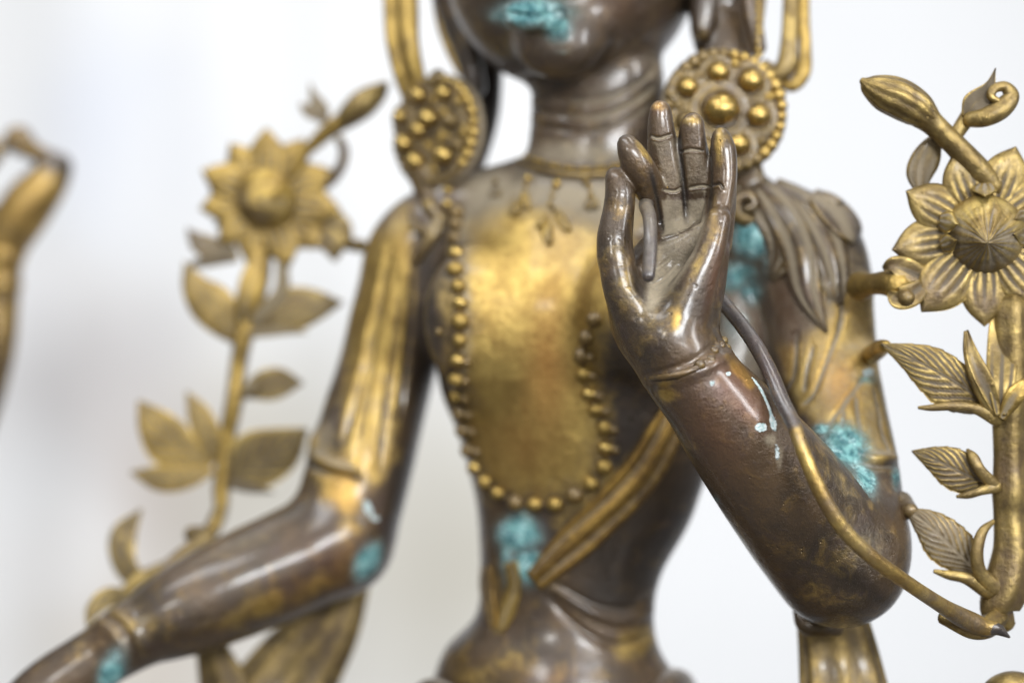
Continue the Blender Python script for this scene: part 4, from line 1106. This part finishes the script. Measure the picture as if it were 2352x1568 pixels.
# ================================================================ FAR LOTUS SPRAY (left)
far = tag(empty("lotus_spray", tuple(P(500, 1200, .25))), "blurred golden lotus spray rising behind the lowered forearm on the far side", "lotus", "metal lotus sprays beside the statue's arms")
FD = .255
link("flower_back", merge("flower_back", [lathe([(R(a, FD), h) for a, h in ((1, -.008), (60, -.008), (82, -.006), (86, -.004), (78, -.003), (1, -.003))], 36, P(612, 458, FD + .001), frame((0, -1, 0)))]), M_GILT_L, far)
flower(far, 614, 458, FD, 72, 150, 11, 25, M_GILT_L, M_HEADG, w_=.29, pw=(.9, 1.0, 1.05, .85, .5), R2=[168, 164, 166, 156, 166, 158, 152, 158, 166, 172, 174])
flower(far, 614, 460, FD + .004, 76, 132, 11, 9, M_DUSTY, None, w_=.30, pw=(.9, 1, 1, .75, .4))
tube("bud", [(884, 196, .245, 12), (866, 214, .245, 24), (835, 238, .245, 32), (806, 262, .246, 28), (784, 282, .248, 20)], M_GILT, far, seg=36, ridges=8, ridge=.05)
tube("bud_stalk", [(790, 276, .248, 22), (755, 300, .25, 20), (722, 330, .252, 16), (700, 352, .254, 14), (670, 400, .256, 16)], M_GILT_L, far)
leaf("curled_sepal", M_DUSTY, far, [(742, 282, .25), (735, 250, .248), (722, 220, .249), (712, 190, .25)], [10, 20, 17.5, 10, 1], [10, 20, 15, 6, 1], veins=0, th=12, relief=0)
leaf("curled_sepal", M_DUSTY, far, [(738, 268, .248), (712, 256, .247), (688, 240, .248)], [11.25, 16.25, 4], [11.25, 16.25, 4], veins=0, th=12, relief=0)
tube("curved_leaf", [(778, 318, .252, 10), (790, 345, .252, 12), (784, 380, .253, 12), (762, 410, .255, 14), (735, 430, .257, 14)], M_DUSTY, far, flat=.7)
leaf("sepal", M_DUSTY, far, [(540, 560, .26), (500, 570, .258), (460, 560, .258), (428, 524, .26)], [20, 27.5, 22.5, 1], [17.5, 25, 25, 1], veins=2, th=10, relief=3, mode='petal')
leaf("sepal", M_GILT, far, [(548, 588, .258), (500, 592, .256), (450, 604, .256), (422, 620, .258)], [12.5, 17.5, 15, 2], [10, 12.5, 10, 2], veins=0, th=10, relief=0)
leaf("sepal", M_GILT, far, [(740, 500, .258), (772, 520, .256), (806, 566, .258)], [25, 32.5, 6], [25, 30, 6], veins=2, th=12, relief=3, mode='petal')
leaf("sepal", M_GILT, far, [(735, 540, .256), (762, 560, .254), (770, 600, .256)], [25, 32.5, 4], [20, 27.5, 4], veins=2, th=12, relief=3, mode='petal')
tube("peg", [(800, 562, .25, 14), (830, 565, .235, 16)], M_GILT, far)
leaf("stem_leaf", M_GILT_L, far, [(566, 765, .258), (600, 720, .252), (646, 670, .252), (648, 600, .256)], [12.5, 17.5, 17.5, 12.5], [12.5, 17.5, 17.5, 12.5], veins=0, th=14, relief=0)
leaf("stem_leaf", M_GILT_L, far, [(556, 765, .256), (562, 700, .250), (575, 640, .250), (600, 570, .254)], [12.5, 22.5, 22.5, 10], [12.5, 22.5, 25, 10], veins=2, th=12, relief=3, mode='petal')
tube("stem", [(600, 560, .262, 24), (596, 640, .262, 24), (566, 740, .260, 28), (556, 790, .258, 22), (546, 850, .258, 20), (538, 920, .256, 21), (524, 990, .256, 20), (514, 1060, .255, 18), (508, 1120, .254, 20), (505, 1180, .25, 16), (470, 1260, .24, 14)], M_GILT_L, far, seg=20)
leaf("leaf", M_GILT_L, far, [(548, 782, .256), (500, 720, .252), (450, 660, .252), (424, 600, .256)], [15, 40, 47.5, 30, 2], [15, 47.5, 52.5, 30, 2], veins=8, th=9, relief=3, cup=6)
leaf("leaf", M_GILT, far, [(566, 764, .256), (630, 738, .252), (700, 712, .252), (788, 694, .256)], [6, 50, 62.5, 42.5, 3], [6, 27.5, 42.5, 30, 3], veins=8, th=9, relief=3, cup=6)
leaf("leaf_fold", M_GILT_L, far, [(560, 772, .252), (610, 764, .248), (660, 760, .248), (705, 764, .252)], [8.75, 12.5, 10, 2], [5, 10, 8.75, 2], veins=0, th=12, relief=0)
leaf("leaf", M_GILT, far, [(556, 912, .256), (590, 892, .252), (640, 880, .252), (697, 880, .256)], [6, 35, 35, 2], [6, 32.5, 32.5, 2], veins=6, th=9, relief=3)
leaf("leaf_fold", M_GILT_L, far, [(554, 915, .252), (572, 890, .249), (590, 862, .252)], [6, 11.25, 2], [6, 11.25, 2], veins=0, th=12, relief=0)
leaf("leaf", M_GILT_L, far, [(486, 1070, .254), (425, 1030, .250), (360, 970, .250), (318, 920, .254)], [10, 52.5, 70, 47.5, 4], [10, 32.5, 42.5, 32.5, 3], veins=7, th=9, relief=3)
leaf("leaf", M_GILT_L, far, [(488, 1065, .254), (480, 1010, .250), (456, 950, .250), (428, 898, .254)], [6, 27.5, 27.5, 2], [6, 30, 27.5, 2], veins=6, th=9, relief=3)
leaf("leaf", M_GILT_L, far, [(492, 1082, .254), (430, 1095, .250), (370, 1098, .250), (298, 1084, .254)], [6, 27.5, 30, 2], [6, 27.5, 30, 2], veins=6, th=9, relief=3)
leaf("leaf", M_GILT, far, [(505, 1110, .254), (570, 1080, .250), (640, 1036, .248), (706, 985, .246)], [12.5, 70, 77.5, 50, 5], [12.5, 45, 57.5, 45, 4], veins=7, th=9, relief=3)
leaf("leaf_fold", M_GILT, far, [(520, 1112, .250), (570, 1120, .247), (630, 1130, .250)], [12.5, 16.25, 2], [8.75, 11.25, 2], veins=0, th=12, relief=0)
leaf("leaf", M_GILT, far, [(330, 1340, .235), (285, 1300, .236), (275, 1230, .24), (325, 1168, .245)], [22.5, 25, 22.5, 2], [20, 32.5, 37.5, 2], veins=3, th=10, relief=2)
tube("stem", [(505, 1170, .25, 16), (470, 1230, .245, 14), (400, 1290, .238, 14), (320, 1330, .232, 18), (290, 1360, .225, 16)], M_GILT, far)
tube("stem_joint", [(440, 1226, .215, 20), (475, 1235, .21, 22), (400, 1290, .195, 18), (370, 1330, .188, 12)], M_DUSTY, far)
leaf("leaf", M_GILT, far, [(300, 1372, .20), (250, 1372, .195), (215, 1400, .19), (200, 1440, .185)], [17.5, 22.5, 17.5, 3], [17.5, 25, 20, 3], veins=3, th=12, relief=2)
adopt(far)

# ================================================================ SECOND STATUE cut by the left edge
D2 = .42
m2 = Model([(0, [Chain([(8, 560, D2, 44), (-4, 700, D2, 46), (-20, 820, D2, 50), (-80, 980, D2 + .01, 62), (-170, 1120, D2 + .03, 76), (-260, 1080, D2 + .09, 80), (-330, 900, D2 + .12, 90)]),
                 Chain([(10, 560, D2, 46), (30, 525, D2, 56), (64, 472, D2, 58), (104, 424, D2, 48), (134, 388, D2, 32), (142, 375, D2, 20)], k=.008),
                 Chain([(-20, 540, D2, 44), (-60, 470, D2, 36), (-50, 400, D2, 26), (-10, 345, D2, 24)], k=.006)]),
            (.003, [Chain([(128, 378, D2, 28), (96, 358, D2 - .004, 22), (66, 342, D2 - .008, 24), (42, 322, D2 - .008, 34)])]),
            (.02, [Ell(-560, 1100, D2 + .16, 230, 380, 180), Chain([(-560, 800, D2 + .16, 130), (-560, 640, D2 + .16, 90)]), Ell(-560, 480, D2 + .16, 170, 210, 170)])])
v2, f2 = nets(m2, .0026)
s2 = Sculpt(v2, f2)
s2.blob(80, 470, 90, 100, .7, 'gold'); s2.blob(130, 385, 40, 30, .8, 'dark'); s2.blob(20, 600, 60, 60, .8, 'gold'); s2.stroke([(-30, 640), (60, 640)], 16, .6, 'dark'); s2.stroke([(-30, 590), (60, 590)], 10, 9)
s2.stroke([(-30, 655), (60, 655)], 8, 8); s2.blob(40, 750, 40, 120, .35, 'gold')
neigh = tag(empty("bronze_statue", tuple(P(-560, 1500, D2 + .16))), "blurred gold bronze figure cut by the left edge, only its raised hand showing", "statue")
link("body", s2.mesh("body"), bronze("gilt_figure_bronze", gold=.26, dust=.1, goldc=(.46, .30, .085), gold2=(.24, .15, .045), up=.2), neigh)
adopt(neigh)

# ================================================================ BACKGROUND far out of focus
def blob_thing(name, parts, mat, label, cat):
    root = tag(empty(name, tuple(P(parts[0][0], parts[0][1] + parts[0][4], parts[0][2]))), label, cat)
    for i, (x, y, dd, rx, ry, rz) in enumerate(parts):
        v, f = unit_sphere()
        c_ = P(x, y, dd); V = v * np.array((R(rx, dd), R(rz, dd), R(ry, dd))) + c_
        link("fold", raw_mesh("fold", V, f), mat, root)
    adopt(root)
    return root
def patch_backdrop(name, base, spots):
    """made-up sheet, soft colour patches stand in for blurred things; spots: (x, z, rx, rz, colour, strength) in object metres"""
    T = NT(name)
    tc = T.n('ShaderNodeTexCoord').outputs['Object']
    warp = T.n('ShaderNodeTexNoise'); warp.inputs['Scale'].default_value = 2.2; warp.inputs['Detail'].default_value = 2
    T.put(warp.inputs['Vector'], tc)
    off = T.n('ShaderNodeVectorMath', operation='MULTIPLY_ADD')
    T.put(off.inputs[0], warp.outputs['Color']); off.inputs[1].default_value = (.35, .35, .35); T.put(off.inputs[2], tc)
    col = (*base, 1)
    for x, z, rx, rz, cc, k in spots:
        m = T.n('ShaderNodeMapping', vector_type='POINT'); T.put(m.inputs['Vector'], off.outputs[0])
        m.inputs['Location'].default_value = (-(x + .175) / rx, 0, -(z + .175) / rz); m.inputs['Scale'].default_value = (1 / rx, 0, 1 / rz)
        ln = T.n('ShaderNodeVectorMath', operation='LENGTH'); T.put(ln.inputs[0], m.outputs[0])
        col = T.mix(T.math('MULTIPLY', T.step(ln.outputs['Value'], 1.0, .0), k), col, (*cc, 1))
    bs = T.n('ShaderNodeBsdfPrincipled'); T.put(bs.inputs['Base Color'], col); bs.inputs['Roughness'].default_value = .85
    T.t.links.new(bs.outputs[0], T.out.inputs[0])
    return T.m
CY_ = 2.45
def bx(x, y): p = P(x, y, CY_); return p[0], p[2]
sp = []  # soft spots painted on an added sheet for the unknown blurred things
for x, y, rx, ry, cc, k in ((290, 300, 300, 420, (.66, .70, .80), .55), (170, 860, 420, 420, (.50, .475, .47), .75), (420, 1120, 430, 380, (.56, .49, .45), .75), (330, 1500, 560, 420, (.66, .60, .52), .8),
                            (90, 1250, 260, 220, (.82, .81, .80), .8), (1020, 1350, 700, 700, (.50, .475, .40), .85), (640, 1080, 480, 480, (.56, .535, .46), .7), (60, 620, 200, 200, (.86, .86, .87), .7)):
    px_, pz_ = bx(x, y); sp.append((px_, pz_, R(rx, CY_), R(ry, CY_), cc, k))
x0_, x1_ = bx(-1600, 0)[0], bx(1290, 0)[0]
gx = np.linspace(x0_, x1_, 90); gz = np.linspace(-1.5, 1.9, 12)
vv_ = [(x, CY_ + .012 * math.sin(x * 9 + .6 * math.sin(z * 2)) + .006 * math.sin(x * 23), z) for z in gz for x in gx]
vv_ += [(x, y + .004, z) for x, y, z in vv_]
nx_, nz_c = len(gx), len(gz); o_ = nx_ * nz_c; ff_ = []
for i in range(nz_c - 1):
    for j in range(nx_ - 1):
        q = i * nx_ + j; ff_ += [(q, q + 1, q + nx_ + 1, q + nx_), (o_ + q, o_ + q + nx_, o_ + q + nx_ + 1, o_ + q + 1)]
tag(link("stand_in_backdrop", raw_mesh("stand_in_backdrop", vv_, ff_), patch_backdrop("backdrop_patch_colours", (.83, .84, .845), sp)),
    "added pale backdrop sheet, grey and beige patches painted in place of blurred things at left", "backdrop")

def plane(name, x0, x1, z0, z1, y, mat, kind=None):
    me = raw_mesh(name, [(x0, y, z0), (x1, y, z0), (x1, y, z1), (x0, y, z1)], [(0, 1, 2, 3)], smooth=False)
    return tag(link(name, me, mat), kind=kind)
wall = plane("wall", -5, 5, -1.6, 3.0, 2.7, paint("white_wall_paint", (.82, .835, .85), (.85, .865, .88), 1.2), 'structure')
